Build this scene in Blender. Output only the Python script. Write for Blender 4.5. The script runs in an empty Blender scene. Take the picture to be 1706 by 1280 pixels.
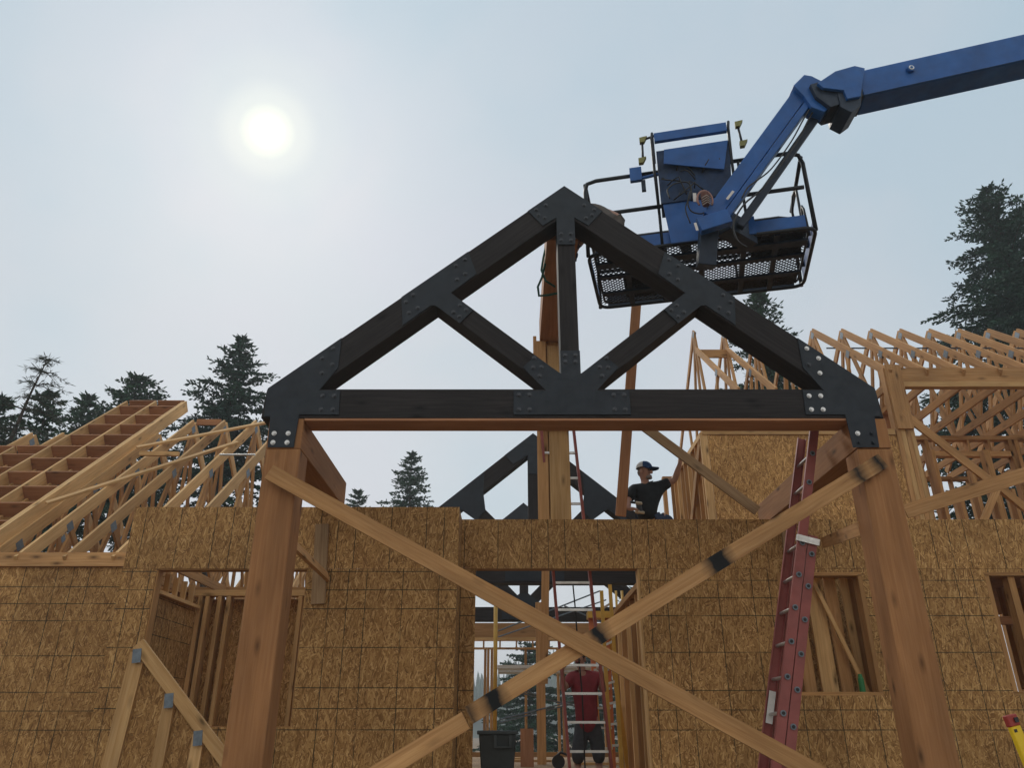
import bpy, bmesh, math, random
from mathutils import Vector, Matrix
C = bpy.context.scene.collection
R = math.radians
random.seed(7)
# ------------------------------------------------------------------ camera
F, CX, CY, PITCH, EYE = 1282.0, 853.0, 640.0, R(24.4), 1.6
cp, sp = math.cos(PITCH), math.sin(PITCH)
cam_d = bpy.data.cameras.new('camera'); cam = bpy.data.objects.new('camera', cam_d); C.objects.link(cam)
cam.location = (0, 0, EYE); cam.rotation_euler = (R(90) + PITCH, 0, 0)
cam_d.sensor_width = 36; cam_d.lens = F / 1706 * 36; cam_d.clip_end = 5000
bpy.context.scene.camera = cam
# ------------------------------------------------------------------ sky, sun, exposure
SUN_EL, SUN_AZ = 40.4, -22.3            # azimuth measured from +Y, negative = left
sund = Vector((math.sin(R(SUN_AZ)) * math.cos(R(SUN_EL)), math.cos(R(SUN_AZ)) * math.cos(R(SUN_EL)), math.sin(R(SUN_EL))))
W = bpy.data.worlds.new('World'); bpy.context.scene.world = W; W.use_nodes = True
nt = W.node_tree; nt.nodes.clear()
def N(nt, t, **kw):
    n = nt.nodes.new(t)
    for k, v in kw.items():
        if k[0] == '_': n.inputs[int(k[1:])].default_value = v
        else: setattr(n, k, v)
    return n
def L(nt, a, b): nt.links.new(a, b)
def ramp(nt, fac, stops, interp='LINEAR'):
    n = N(nt, 'ShaderNodeValToRGB'); cr = n.color_ramp; cr.interpolation = interp
    while len(cr.elements) < len(stops): cr.elements.new(0.5)
    for e, (p, c) in zip(cr.elements, stops): e.position = p; e.color = (*c, 1) if len(c) == 3 else c
    L(nt, fac, n.inputs[0]); return n.outputs[0]
def mixc(nt, fac, a, b, mode='MIX'):
    n = N(nt, 'ShaderNodeMix', data_type='RGBA', blend_type=mode)
    for sock, v in ((n.inputs[0], fac), (n.inputs[6], a), (n.inputs[7], b)):
        if isinstance(v, (int, float)): sock.default_value = v
        elif isinstance(v, tuple): sock.default_value = (*v, 1) if len(v) == 3 else v
        else: L(nt, v, sock)
    return n.outputs[2]
def math_(nt, op, a, b=None, c=None):
    n = N(nt, 'ShaderNodeMath', operation=op)
    for i, v in enumerate((a, b, c)):
        if v is None: continue
        if isinstance(v, (int, float)): n.inputs[i].default_value = v
        else: L(nt, v, n.inputs[i])
    return n.outputs[0]
def s2l(r, g, b): return tuple(((x / 255 + 0.055) / 1.055) ** 2.4 if x > 10 else x / 255 / 12.92 for x in (r, g, b))
tc = N(nt, 'ShaderNodeTexCoord')
sep = N(nt, 'ShaderNodeSeparateXYZ'); L(nt, tc.outputs['Generated'], sep.inputs[0])
sky = ramp(nt, sep.outputs[2], [(0.0, s2l(214, 219, 223)), (0.25, s2l(209, 216, 222)), (0.45, s2l(200, 209, 217)), (0.66, s2l(191, 205, 216)), (0.85, s2l(185, 203, 216)), (1.0, s2l(180, 200, 215))])
no = N(nt, 'ShaderNodeTexNoise'); no.inputs['Scale'].default_value = 2.6; no.inputs['Detail'].default_value = 4; no.inputs['Roughness'].default_value = .5
L(nt, tc.outputs['Generated'], no.inputs['Vector'])
back = ramp(nt, math_(nt, 'MULTIPLY_ADD', sep.outputs[1], .5, .5), [(0.1, (1.52, 1.36, 1.18)), (0.4, (1.22, 1.13, 1.03)), (0.58, (1, 1, 1))])  # unseen sky behind the camera raised and warmed to brighten the facade
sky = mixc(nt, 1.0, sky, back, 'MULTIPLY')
cl = ramp(nt, no.outputs[0], [(0.35, (0.89, 0.96, .985)), (0.5, (1, 1, 1)), (0.62, (1.03, .995, 1.01)), (.75, (1.0, 1.01, 1.0))])
sky = mixc(nt, 1.0, sky, cl, 'MULTIPLY')
nish = N(nt, 'ShaderNodeTexSky', sky_type='NISHITA'); nish.sun_disc = False
nish.sun_elevation = R(SUN_EL); nish.sun_rotation = R(SUN_AZ); nish.dust_density = 6; nish.altitude = 800
vm = N(nt, 'ShaderNodeVectorMath', operation='SCALE'); L(nt, sky, vm.inputs[0]); vm.inputs['Scale'].default_value = 10.3
sky = mixc(nt, 0.06, vm.outputs[0], nish.outputs[0])
dot = N(nt, 'ShaderNodeVectorMath', operation='DOT_PRODUCT'); dot.inputs[1].default_value = sund
nrm = N(nt, 'ShaderNodeVectorMath', operation='NORMALIZE'); L(nt, tc.outputs['Generated'], nrm.inputs[0]); L(nt, nrm.outputs[0], dot.inputs[0])
ang = math_(nt, 'ARCCOSINE', math_(nt, 'MINIMUM', dot.outputs['Value'], 1.0))
deg = math_(nt, 'MULTIPLY', ang, 57.29578 / 20)      # 0..1 over 20 degrees
glow = ramp(nt, deg, [(0.0, (22, 22, 20)), (0.035, (9, 9, 6.5)), (0.05, (4.6, 4.2, 2.2)), (0.066, (3.0, 2.6, 1.2)), (0.1, (1.7, 1.35, .6)), (0.19, (.6, .38, .12)), (0.32, (.28, .08, .06)), (.5, (0, 0, 0))], 'EASE')
sky = mixc(nt, 1.0, sky, glow, 'ADD')
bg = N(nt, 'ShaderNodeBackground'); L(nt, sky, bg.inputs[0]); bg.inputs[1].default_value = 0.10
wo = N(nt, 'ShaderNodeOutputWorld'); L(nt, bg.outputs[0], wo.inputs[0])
sl = bpy.data.lights.new('sun', 'SUN'); sl.energy = 1.3; sl.angle = R(10); sl.color = (1, .93, .82)
so = bpy.data.objects.new('sun', sl); C.objects.link(so); so.rotation_euler = (-sund).to_track_quat('-Z', 'Y').to_euler(); so.location = (0, 0, 60)
vs = bpy.context.scene.view_settings; vs.view_transform = 'Standard'; vs.look = 'None'; vs.exposure = 0.0; vs.gamma = 1
# ------------------------------------------------------------------ measuring
def ray(u, v):
    dx = (u - CX) / F; dy = (CY - v) / F
    return dx, cp - dy * sp, sp + dy * cp
def P(u, v, Y):
    x, y, z = ray(u, v); t = Y / y
    return Vector((x * t, Y, EYE + z * t))
# ------------------------------------------------------------------ materials
MATS = {}
def newmat(name):
    m = bpy.data.materials.new(name); m.use_nodes = True
    return m, m.node_tree, m.node_tree.nodes['Principled BSDF']
def bumpto(nt, b, h, s=.3, d=.01):
    n = N(nt, 'ShaderNodeBump'); n.inputs['Strength'].default_value = s; n.inputs['Distance'].default_value = d
    L(nt, h, n.inputs['Height']); L(nt, n.outputs[0], b.inputs['Normal'])
def mapping(nt, src, scale, rot=0, loc=(0, 0, 0)):
    n = N(nt, 'ShaderNodeMapping'); n.inputs['Scale'].default_value = scale; n.inputs['Rotation'].default_value = (0, 0, rot); n.inputs['Location'].default_value = loc
    L(nt, src, n.inputs[0]); return n.outputs[0]
def noise(nt, vec, scale, detail=4, rough=.55, dist=0):
    n = N(nt, 'ShaderNodeTexNoise'); n.inputs['Scale'].default_value = scale; n.inputs['Detail'].default_value = detail
    n.inputs['Roughness'].default_value = rough; n.inputs['Distortion'].default_value = dist
    L(nt, vec, n.inputs['Vector']); return n.outputs[0]
def wood(name, dark, mid, light, knots=True, marks=None, rough=.75, vary=.25):
    m, nt, b = newmat(name)
    uv = N(nt, 'ShaderNodeUVMap').outputs[0]
    g = noise(nt, mapping(nt, uv, (1.1, 26, 1)), 1.6, 7, .62, .6)
    col = ramp(nt, g, [(0.28, dark), (0.5, mid), (0.72, light)])
    lo = noise(nt, mapping(nt, uv, (.9, 4, 1), loc=(13.1, 3, 0)), 1.0, 3)
    col = mixc(nt, 1.0, col, ramp(nt, lo, [(0.3, (.78, .76, .74)), (0.7, (1.16, 1.14, 1.1))]), 'MULTIPLY')
    if knots:
        v = N(nt, 'ShaderNodeTexVoronoi'); v.inputs['Scale'].default_value = 1.0; v.inputs['Randomness'].default_value = 1
        L(nt, mapping(nt, uv, (2.3, 6.5, 1), loc=(.3, .7, 0)), v.inputs['Vector'])
        k = ramp(nt, v.outputs['Distance'], [(0.045, (1, 1, 1)), (0.12, (.45, .45, .45)), (0.24, (0, 0, 0))])
        col = mixc(nt, k, col, tuple(x * .38 for x in dark))
    oi = N(nt, 'ShaderNodeObjectInfo')
    col = mixc(nt, 1.0, col, ramp(nt, oi.outputs['Random'], [(0, (1 - vary, 1 - vary * 1.1, 1 - vary * 1.25)), (1, (1 + vary * .6, 1 + vary * .6, 1 + vary * .55))]), 'MULTIPLY')
    if marks:
        sx = N(nt, 'ShaderNodeSeparateXYZ'); L(nt, uv, sx.inputs[0])
        jit = math_(nt, 'MULTIPLY_ADD', noise(nt, mapping(nt, uv, (6, 6, 1)), 1, 4), .12, -.06)
        xx = math_(nt, 'ADD', sx.outputs[0], jit); tot = None
        for c0, hw in marks:
            d = math_(nt, 'SUBTRACT', math_(nt, 'ABSOLUTE', math_(nt, 'SUBTRACT', xx, c0)), hw)
            k = ramp(nt, math_(nt, 'MULTIPLY_ADD', d, 6, .5), [(0.3, (1, 1, 1)), (0.5, (.6, .6, .6)), (0.95, (0, 0, 0))])
            tot = k if tot is None else mixc(nt, 1.0, tot, k, 'LIGHTEN')
        col = mixc(nt, tot, col, (.012, .013, .014))
    L(nt, col, b.inputs['Base Color']); b.inputs['Roughness'].default_value = rough; b.inputs['Specular IOR Level'].default_value = .25
    bumpto(nt, b, g, .25, .004)
    MATS[name] = m; return m
def osb(name, vlines=True, hlines=True, off=(0, 0), tone=1.0):
    m, nt, b = newmat(name)
    uv = N(nt, 'ShaderNodeUVMap').outputs[0]
    warp = N(nt, 'ShaderNodeVectorMath', operation='ADD')
    nz = N(nt, 'ShaderNodeTexNoise'); nz.inputs['Scale'].default_value = 7; L(nt, uv, nz.inputs['Vector'])
    sc = N(nt, 'ShaderNodeVectorMath', operation='SCALE'); L(nt, nz.outputs[1], sc.inputs[0]); sc.inputs['Scale'].default_value = .05
    L(nt, uv, warp.inputs[0]); L(nt, sc.outputs[0], warp.inputs[1]); w = warp.outputs[0]
    val = None
    for i, (a, sx, sy) in enumerate(((R(12), 11, 58), (R(-52), 13, 72), (R(38), 10, 58), (R(84), 13, 70), (R(-24), 12, 80), (R(62), 11, 72), (R(-78), 14, 84))):
        v = N(nt, 'ShaderNodeTexVoronoi'); v.inputs['Scale'].default_value = 1
        wr = mapping(nt, w, (1, 1, 1), a)
        L(nt, mapping(nt, wr, (sx, sy, 1), 0, (i * 3.7, i * 1.9, 0)), v.inputs['Vector'])
        s = N(nt, 'ShaderNodeSeparateColor'); L(nt, v.outputs['Color'], s.inputs[0])
        fib = noise(nt, mapping(nt, wr, (sx, sy * 4, 1)), 1.2, 3)
        layer = math_(nt, 'ADD', math_(nt, 'MULTIPLY', s.outputs[0], .75), math_(nt, 'MULTIPLY', fib, .3))
        if val is None: val = layer
        else:
            k = ramp(nt, s.outputs[1], [(0.62, (0, 0, 0)), (0.64, (1, 1, 1))], 'CONSTANT')
            mm = N(nt, 'ShaderNodeMix', data_type='FLOAT'); L(nt, k, mm.inputs[0]); L(nt, val, mm.inputs[2]); L(nt, layer, mm.inputs[3]); val = mm.outputs[0]
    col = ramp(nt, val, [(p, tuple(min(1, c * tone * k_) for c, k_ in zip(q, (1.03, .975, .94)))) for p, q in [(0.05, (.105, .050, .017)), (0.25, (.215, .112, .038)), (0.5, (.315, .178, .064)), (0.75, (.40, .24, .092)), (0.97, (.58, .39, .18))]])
    lo = noise(nt, uv, 1.3, 3)
    col = mixc(nt, 1.0, col, ramp(nt, lo, [(0.3, (.84, .83, .8)), (0.7, (1.12, 1.12, 1.1))]), 'MULTIPLY')
    sx = N(nt, 'ShaderNodeSeparateXYZ'); L(nt, uv, sx.inputs[0])
    cxn = N(nt, 'ShaderNodeCombineXYZ'); L(nt, math_(nt, 'FLOOR', math_(nt, 'DIVIDE', math_(nt, 'ADD', sx.outputs[0], off[0]), 1.2192 if hlines else 2.4384)), cxn.inputs[0]); L(nt, math_(nt, 'FLOOR', math_(nt, 'DIVIDE', math_(nt, 'ADD', sx.outputs[1], off[1]), 2.4384 if hlines else 1.2192)), cxn.inputs[1])
    wn = N(nt, 'ShaderNodeTexWhiteNoise', noise_dimensions='2D'); L(nt, cxn.outputs[0], wn.inputs['Vector'])
    col = mixc(nt, 1.0, col, ramp(nt, wn.outputs[0], [(0, (.86, .85, .83)), (1, (1.10, 1.10, 1.10))]), 'MULTIPLY')
    # nail heads every 15 cm along the 40 cm stud lines
    nx_ = math_(nt, 'ABSOLUTE', math_(nt, 'SUBTRACT', math_(nt, 'MODULO', math_(nt, 'ADD', sx.outputs[0], 60.96 + .012), .4064), .2032)); nz_ = math_(nt, 'ABSOLUTE', math_(nt, 'SUBTRACT', math_(nt, 'MODULO', math_(nt, 'ADD', sx.outputs[1], 60.96), .1524), .0762))
    nail = math_(nt, 'MULTIPLY', math_(nt, 'GREATER_THAN', nx_, .2032 - .0045), math_(nt, 'GREATER_THAN', nz_, .0762 - .0045))
    col = mixc(nt, math_(nt, 'MULTIPLY', nail, .8), col, (.05, .045, .04))
    tot = None
    wob = math_(nt, 'MULTIPLY_ADD', noise(nt, uv, 3, 2), .006, -.003)
    for ax, on in ((0, vlines), (1, hlines)):
        if not on: continue
        for step in (.4064, .6096):
            x = math_(nt, 'ADD', math_(nt, 'ADD', sx.outputs[ax], 50 * 1.2192 + off[ax]), wob)
            d = math_(nt, 'ABSOLUTE', math_(nt, 'SUBTRACT', math_(nt, 'MODULO', x, step), step / 2))
            k = math_(nt, 'GREATER_THAN', d, step / 2 - .0042)
            tot = k if tot is None else math_(nt, 'MAXIMUM', tot, k)
    if tot is not None:
        brk = ramp(nt, noise(nt, mapping(nt, uv, (1, 1, 1), loc=(5, 5, 0)), 2.5, 3), [(0.34, (.4,) * 3), (0.5, (1,) * 3)])
        tot = math_(nt, 'MULTIPLY', tot, brk)
        col = mixc(nt, tot, col, (.03, .026, .015))
    L(nt, col, b.inputs['Base Color']); b.inputs['Roughness'].default_value = .7; b.inputs['Specular IOR Level'].default_value = .25
    bumpto(nt, b, val, .35, .006)
    MATS[name] = m; return m
def plain(name, col, rough=.6, metal=0, var=.15, scale=6, spec=.4, coat=0, bump=0):
    m, nt, b = newmat(name)
    t = N(nt, 'ShaderNodeTexCoord')
    n = noise(nt, t.outputs['Object'], scale, 6, .6)
    c = ramp(nt, n, [(0.3, tuple(x * (1 - var) for x in col)), (0.7, tuple(x * (1 + var) for x in col))])
    L(nt, c, b.inputs['Base Color']); b.inputs['Roughness'].default_value = rough; b.inputs['Metallic'].default_value = metal
    b.inputs['Specular IOR Level'].default_value = spec; b.inputs['Coat Weight'].default_value = coat
    rr = ramp(nt, noise(nt, t.outputs['Object'], scale * 3, 4), [(0.3, (max(0, rough - .12),) * 3), (0.7, (min(1, rough + .12),) * 3)])
    L(nt, rr, b.inputs['Roughness'])
    if bump: bumpto(nt, b, n, bump, .01)
    MATS[name] = m; return m
wood('fir_post', (.29, .132, .052), (.35, .168, .07), (.40, .205, .092), vary=.04)
wood('fir_board', (.40, .205, .085), (.52, .29, .125), (.61, .37, .18), vary=.2)
wood('pale_lumber', (.48, .28, .115), (.62, .385, .175), (.70, .47, .24), vary=.22)
wood('stud_lumber', (.34, .17, .065), (.46, .25, .10), (.54, .32, .14), vary=.25)
wood('ridge_wood', (.33, .155, .08), (.40, .20, .11), (.46, .25, .145), knots=False, vary=.05)
wood('block_wood', (.28, .12, .05), (.36, .165, .075), (.42, .21, .10), vary=.18)  # dark red-brown; shadow on the rafter blocks is put into this colour
wood('grey_lumber', (.25, .15, .08), (.34, .22, .12), (.42, .29, .17), vary=.15)
wood('black_timber', (.014, .0125, .0135), (.0235, .0205, .0215), (.036, .0305, .0315), knots=True, vary=.05, rough=.7)
osb('osb', True, True, tone=1.15); osb('osb_strip', True, False, (.17, 0), tone=1.17); osb('osb_bare', False, False, tone=1.05); osb('osb_lit', False, False, tone=1.45)  # last one: bare sheathing again, with extra sky light painted into the tone
plain('black_steel', (.011, .017, .026), .5, 0, .25, 5, .35)
plain('bolt_steel', (.055, .06, .07), .4, .4, .2, 30)
plain('zinc_steel', (.62, .62, .62), .35, .7, .15, 30)
plain('truss_metal', (.17, .205, .24), .55, .4, .2, 20)
plain('lift_blue', (.010, .095, .34), .45, 0, .25, 3, .4, .05)
plain('lift_dark', (.014, .028, .055), .5, 0, .25, 6)
plain('tube_black', (.012, .016, .022), .45, 0, .2, 8)
plain('panel_dark', (.010, .036, .10), .6, 0, .5, 5)
plain('bracket_green', (.22, .215, .075), .6, 0, .2, 12)
plain('ladder_red', (.30, .085, .075), .5, 0, .2, 4)
plain('ladder_orange', (.50, .14, .045), .5, 0, .15, 4)
plain('ladder_yellow', (.62, .36, .06), .5, 0, .15, 4)
plain('aluminium', (.62, .62, .60), .38, .8, .12, 12)
plain('level_yellow', (.82, .55, .02), .4, 0, .06, 8)
plain('level_red', (.35, .045, .035), .5, 0, .1, 8)
plain('sticker_white', (.7, .68, .66), .6, 0, .12, 14)
plain('bin_grey', (.045, .055, .058), .55, 0, .12, 4)
plain('can_green', (.02, .17, .05), .35, 0, .1, 9)
plain('strap_green', (.015, .085, .055), .7, 0, .2, 9)
plain('skin', (.36, .19, .13), .55, 0, .12, 14)
plain('shirt_black', (.018, .020, .022), .9, 0, .3, 9, .2)
plain('shirt_red', (.22, .035, .042), .9, 0, .2, 9, .2)
plain('shirt_brown', (.10, .085, .075), .9, 0, .2, 9, .2)
plain('jeans', (.035, .05, .085), .9, 0, .25, 12, .2)
plain('trousers_grey', (.06, .062, .068), .9, 0, .2, 12, .2)
plain('cap_blue', (.02, .05, .13), .85, 0, .15, 12, .2)
plain('cap_white', (.55, .55, .54), .9, 0, .1, 20, .2)
plain('hair_grey', (.22, .19, .17), .9, 0, .3, 40, .2)
plain('shoe_brown', (.13, .055, .042), .7, 0, .2, 14)
plain('shoe_sole', (.36, .20, .17), .7, 0, .1, 14)
plain('lace', (.40, .36, .33), .8, 0, .1, 20)
plain('tool_dark', (.02, .02, .022), .5, 0, .2, 10)
plain('tool_tan', (.40, .32, .22), .5, 0, .15, 10)
plain('bark', (.055, .042, .032), .9, 0, .3, 5, .2)
plain('dirt', (.21, .155, .105), .95, 0, .35, .6, .1, bump=.5)
plain('hill_green', (.035, .055, .04), .95, 0, .3, .2, .1)
plain('rope_dark', (.02, .02, .02), .8, 0, .1, 10)
def foliage(name, a, b_):
    m, nt, b = newmat(name)
    t = N(nt, 'ShaderNodeTexCoord'); g = N(nt, 'ShaderNodeNewGeometry')
    n = noise(nt, t.outputs['Object'], .9, 3)
    c = ramp(nt, n, [(0.35, a), (0.65, b_)])
    c = mixc(nt, 1.0, c, ramp(nt, g.outputs['Random Per Island'], [(0, (.7, .72, .75)), (1, (1.3, 1.25, 1.15))]), 'MULTIPLY')
    L(nt, c, b.inputs['Base Color']); b.inputs['Roughness'].default_value = .7; b.inputs['Specular IOR Level'].default_value = .2
    MATS[name] = m
foliage('needles', (.022, .066, .038), (.036, .094, .048)); foliage('needles_blue', (.022, .064, .046), (.036, .092, .058)); foliage('larch', (.035, .05, .036), (.05, .065, .042))
# ------------------------------------------------------------------ mesh builder
class MB:
    def __init__(s): s.v = []; s.f = []; s.uv = []
    def face(s, pts, uvs=None):
        i = len(s.v); s.v += [Vector(p) for p in pts]; s.f.append(tuple(range(i, i + len(pts))))
        s.uv += uvs if uvs else [(0, 0)] * len(pts)
    def hexa(s, c, along=0):
        """c: 8 corners; 0-3 start ring, 4-7 end ring; UV runs start->end in metres"""
        o = random.uniform(0, 40); o2 = random.uniform(0, 40)
        Ln = (c[4] - c[0]).length; a = (c[1] - c[0]).length; b = (c[2] - c[1]).length
        acc = 0
        for k in range(4):
            j = (k + 1) % 4; wd = (c[j] - c[k]).length
            s.face([c[k], c[k + 4], c[j + 4], c[j]], [(o, o2 + acc), (o + Ln, o2 + acc), (o + Ln, o2 + acc + wd), (o, o2 + acc + wd)]); acc += wd
        s.face([c[0], c[1], c[2], c[3]], [(o + 3, o2), (o + 3 + .01, o2 + a * .3), (o + 3.02, o2 + a * .3), (o + 3.02, o2)])
        s.face([c[7], c[6], c[5], c[4]], [(o + 5, o2), (o + 5 + .01, o2 + a * .3), (o + 5.02, o2 + a * .3), (o + 5.02, o2)])
        return o
    def board(s, p0, p1, w, t, n=(0, -1, 0)):
        p0, p1, n = Vector(p0), Vector(p1), Vector(n)
        d = (p1 - p0).normalized(); n = (n - d * n.dot(d)).normalized(); q = d.cross(n)
        a, b = q * w / 2, n * t / 2
        return s.hexa([p0 - a + b, p0 + a + b, p0 + a - b, p0 - a - b, p1 - a + b, p1 + a + b, p1 + a - b, p1 - a - b])
    def box(s, lo, hi, axis=None):
        lo, hi = Vector(lo), Vector(hi); c = (lo + hi) / 2; d = hi - lo
        if axis is None: axis = max(range(3), key=lambda k: d[k])
        e = Vector((0, 0, 0)); e[axis] = d[axis] / 2
        i, j = [k for k in range(3) if k != axis]
        n = Vector((0, 0, 0)); n[j] = 1
        s.board(c - e, c + e, d[i], d[j], n); return s
    def prism(s, pts, y0, y1, ang=0):
        """polygon in XZ (counter-clockwise seen from -Y), front at y0, back at y1"""
        o = random.uniform(0, 30); ca, sa = math.cos(ang), math.sin(ang)
        f = lambda p: (o + p[0] * ca + p[1] * sa, o - p[0] * sa + p[1] * ca)
        s.face([(x, y0, z) for x, z in pts], [f(p) for p in pts])
        s.face([(x, y1, z) for x, z in reversed(pts)], [f(p) for p in reversed(pts)])
        n = len(pts)
        for k in range(n):
            a, b = pts[k], pts[(k + 1) % n]; ua, ub = f(a), f(b)
            al = abs((b[0] - a[0]) * ca + (b[1] - a[1]) * sa); dp = y1 - y0
            s.face([(a[0], y0, a[1]), (a[0], y1, a[1]), (b[0], y1, b[1]), (b[0], y0, b[1])], [(ua[0], ua[1]), (ua[0], ua[1] + dp), (ub[0], ub[1] + dp), (ub[0], ub[1])])
        return s
    def tube(s, pts, r, seg=8, cap=True, r1=None):
        pts = [Vector(p) for p in pts]; n = len(pts); rings = []
        up = None
        for i, p in enumerate(pts):
            d = (pts[min(i + 1, n - 1)] - pts[max(i - 1, 0)]).normalized()
            if up is None: up = d.orthogonal().normalized()
            up = (up - d * up.dot(d)).normalized(); w = d.cross(up)
            rr = r if r1 is None else r + (r1 - r) * i / max(1, n - 1)
            rings.append([p + (up * math.cos(2 * math.pi * k / seg) + w * math.sin(2 * math.pi * k / seg)) * rr for k in range(seg)])
        i0 = len(s.v)
        for rg in rings: s.v += rg
        for i in range(n - 1):
            for k in range(seg):
                a = i0 + i * seg + k; b = i0 + i * seg + (k + 1) % seg
                s.f.append((a, b, b + seg, a + seg)); s.uv += [(0, 0)] * 4
        if cap:
            s.f.append(tuple(i0 + k for k in reversed(range(seg)))); s.uv += [(0, 0)] * seg
            s.f.append(tuple(i0 + (n - 1) * seg + k for k in range(seg))); s.uv += [(0, 0)] * seg
        return s
    def ellip(s, c, r, seg=14, rings=9, M=None):
        c = Vector(c); i0 = len(s.v); M = M or Matrix.Identity(3)
        for i in range(rings + 1):
            th = math.pi * i / rings
            for k in range(seg):
                ph = 2 * math.pi * k / seg
                s.v.append(c + M @ Vector((r[0] * math.sin(th) * math.cos(ph), r[1] * math.sin(th) * math.sin(ph), r[2] * math.cos(th))))
        for i in range(rings):
            for k in range(seg):
                a = i0 + i * seg + k; b = i0 + i * seg + (k + 1) % seg
                s.f.append((a, a + seg, b + seg, b)); s.uv += [(0, 0)] * 4
        return s
    def build(s, name, mat, parent=None, smooth=False, bevel=0):
        me = bpy.data.meshes.new(name)
        off = root_loc(parent)
        me.from_pydata([tuple(p - off) for p in s.v], [], s.f)
        ul = me.uv_layers.new(name='UVMap')
        flat = [c for uv in s.uv for c in uv]
        if len(flat) == 2 * len(me.loops): ul.data.foreach_set('uv', flat)
        me.materials.append(MATS[mat])
        o = bpy.data.objects.new(name, me); C.objects.link(o)
        if parent is not None: o.parent = parent
        if smooth: me.polygons.foreach_set('use_smooth', [True] * len(me.polygons))
        if smooth or bevel:
            bm = bmesh.new(); bm.from_mesh(me); bmesh.ops.remove_doubles(bm, verts=bm.verts, dist=1e-5); bmesh.ops.recalc_face_normals(bm, faces=bm.faces); bm.to_mesh(me); bm.free()
        if bevel:
            bv = o.modifiers.new('bevel', 'BEVEL'); bv.width = bevel; bv.segments = 1; bv.limit_method = 'ANGLE'
        return o
def root_loc(p):
    if p is None: return Vector((0, 0, 0))
    v = Vector(p.location)
    while p.parent: p = p.parent; v += Vector(p.location)
    return v
def thing(name, label, cat, loc=(0, 0, 0), group=None):
    o = bpy.data.objects.new(name, None); C.objects.link(o); o.location = loc; o.empty_display_size = .2
    o['label'] = label; o['category'] = cat
    if group: o['group'] = group
    return o
def tag(o, label, cat, group=None):
    o['label'] = label; o['category'] = cat
    if group: o['group'] = group
    return o
def structure(o): o['kind'] = 'structure'; return o
def copy_tree(o, parent=None):
    c = o.copy(); C.objects.link(c); c.parent = parent
    for ch in list(o.children): copy_tree(ch, c)
    return c
def one(mb, name, mat, label, cat, group=None, **k): return tag(mb.build(name, mat, None, **k), label, cat, group)
def pix_board(name, mat, label, a, b, Y, w, t=.038, cat='board', group=None, n=(0, -1, 0)):
    Ya, Yb = (Y, Y) if not isinstance(Y, tuple) else Y
    m = MB(); m.board(P(*a, Ya), P(*b, Yb), w, t, n)
    return one(m, name, mat, label, cat, group)
ORD = ['first', 'second', 'third', 'fourth', 'fifth', 'sixth', 'seventh', 'eighth', 'ninth', 'tenth', 'eleventh', 'twelfth', 'thirteenth']
E = EYE
# ------------------------------------------------------------------ ground, hill, floor
g = MB()
for i in range(40):
    for j in range(40):
        f = lambda t: math.copysign(abs(t) ** 3, t) * 1500
        x0, x1, y0, y1 = f(i / 20 - 1), f((i + 1) / 20 - 1), f(j / 20 - 1), f((j + 1) / 20 - 1)
        g.face([(x0, y0, 0), (x1, y0, 0), (x1, y1, 0), (x0, y1, 0)])
structure(g.build('ground', 'dirt'))
FL = E - .52
structure(MB().box((-9.5, 9.34, FL - .3), (9.5, 22.2, FL), 1).build('floor_deck', 'grey_lumber'))
h = MB(); random.seed(3)
prev = None
for i in range(121):
    a = -60 + i; x = 330 * math.sin(R(a)); y = 330 * math.cos(R(a))
    z = 13 + 7 * math.sin(a * .11 + 1) + 3 * math.sin(a * .37)
    cur = ((x * .8, y * .8, -1), (x, y, z), (x * 1.3, y * 1.3, -1))
    if prev:
        h.face([prev[0], cur[0], cur[1], prev[1]]); h.face([prev[1], cur[1], cur[2], prev[2]])
    prev = cur
structure(h.build('hill', 'hill_green', smooth=True))
# ------------------------------------------------------------------ porch truss
TY, TD, XC = 6.7, .28, .565
Z = lambda r: r + E
AP, HEEL, HW = Z(5.392), Z(2.988), 2.9
SL = (AP - HEEL) / HW; TH = math.atan(SL); VT = .372
tr = thing('timber_truss', 'dark stained timber truss with steel plates, spanning the porch posts in front', 'roof truss', (XC, TY, Z(2.687)))
x = lambda r: XC + r
for s in (-1, 1):
    pts = [(x(s * HW), HEEL), (x(0), AP), (x(0), AP - VT), (x(s * (HW - VT / SL)), HEEL)]
    if s == -1: pts = pts[::-1]
    MB().prism(pts, TY, TY + TD, -s * TH).build('rafter', 'black_timber', tr, bevel=.006)
MB().prism([(x(-HW - .02), Z(2.687)), (x(HW + .02), Z(2.687)), (x(HW), HEEL - .002), (x(-HW), HEEL - .002)], TY, TY + TD).build('bottom_chord', 'black_timber', tr, bevel=.006)
MB().box((x(-2.51), TY + .003, Z(2.664)), (x(2.6), TY + TD - .003, Z(2.686)), 0).build('soffit_board', 'ridge_wood', tr)
MB().prism([(x(-.09), HEEL), (x(.09), HEEL), (x(.09), AP - VT - .06), (x(0), AP - VT - .003), (x(-.09), AP - VT - .06)], TY + .004, TY + TD - .004, math.pi / 2).build('king_post', 'black_timber', tr, bevel=.005)
for s in (-1, 1):
    # web: upper edge z = za - SLw*|dx| ...
    lo = lambda r: Z(2.988) + (r - .215) * .835; up = lambda r: lo(r) + .262
    rt = lambda r: AP - VT - SL * r
    r1 = (AP - VT - up(0)) / (SL + .835); r0 = (AP - VT - lo(0)) / (SL + .835)
    pts = [(x(s * .215), lo(.215)), (x(s * r0), lo(r0) - .002), (x(s * r1), up(r1) - .002), (x(s * .092), up(.092)), (x(s * .092), Z(2.99))]
    if s == -1: pts = pts[::-1]
    MB().prism(pts, TY + .006, TY + TD - .006, s * TH).build('web', 'black_timber', tr, bevel=.005)
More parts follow.
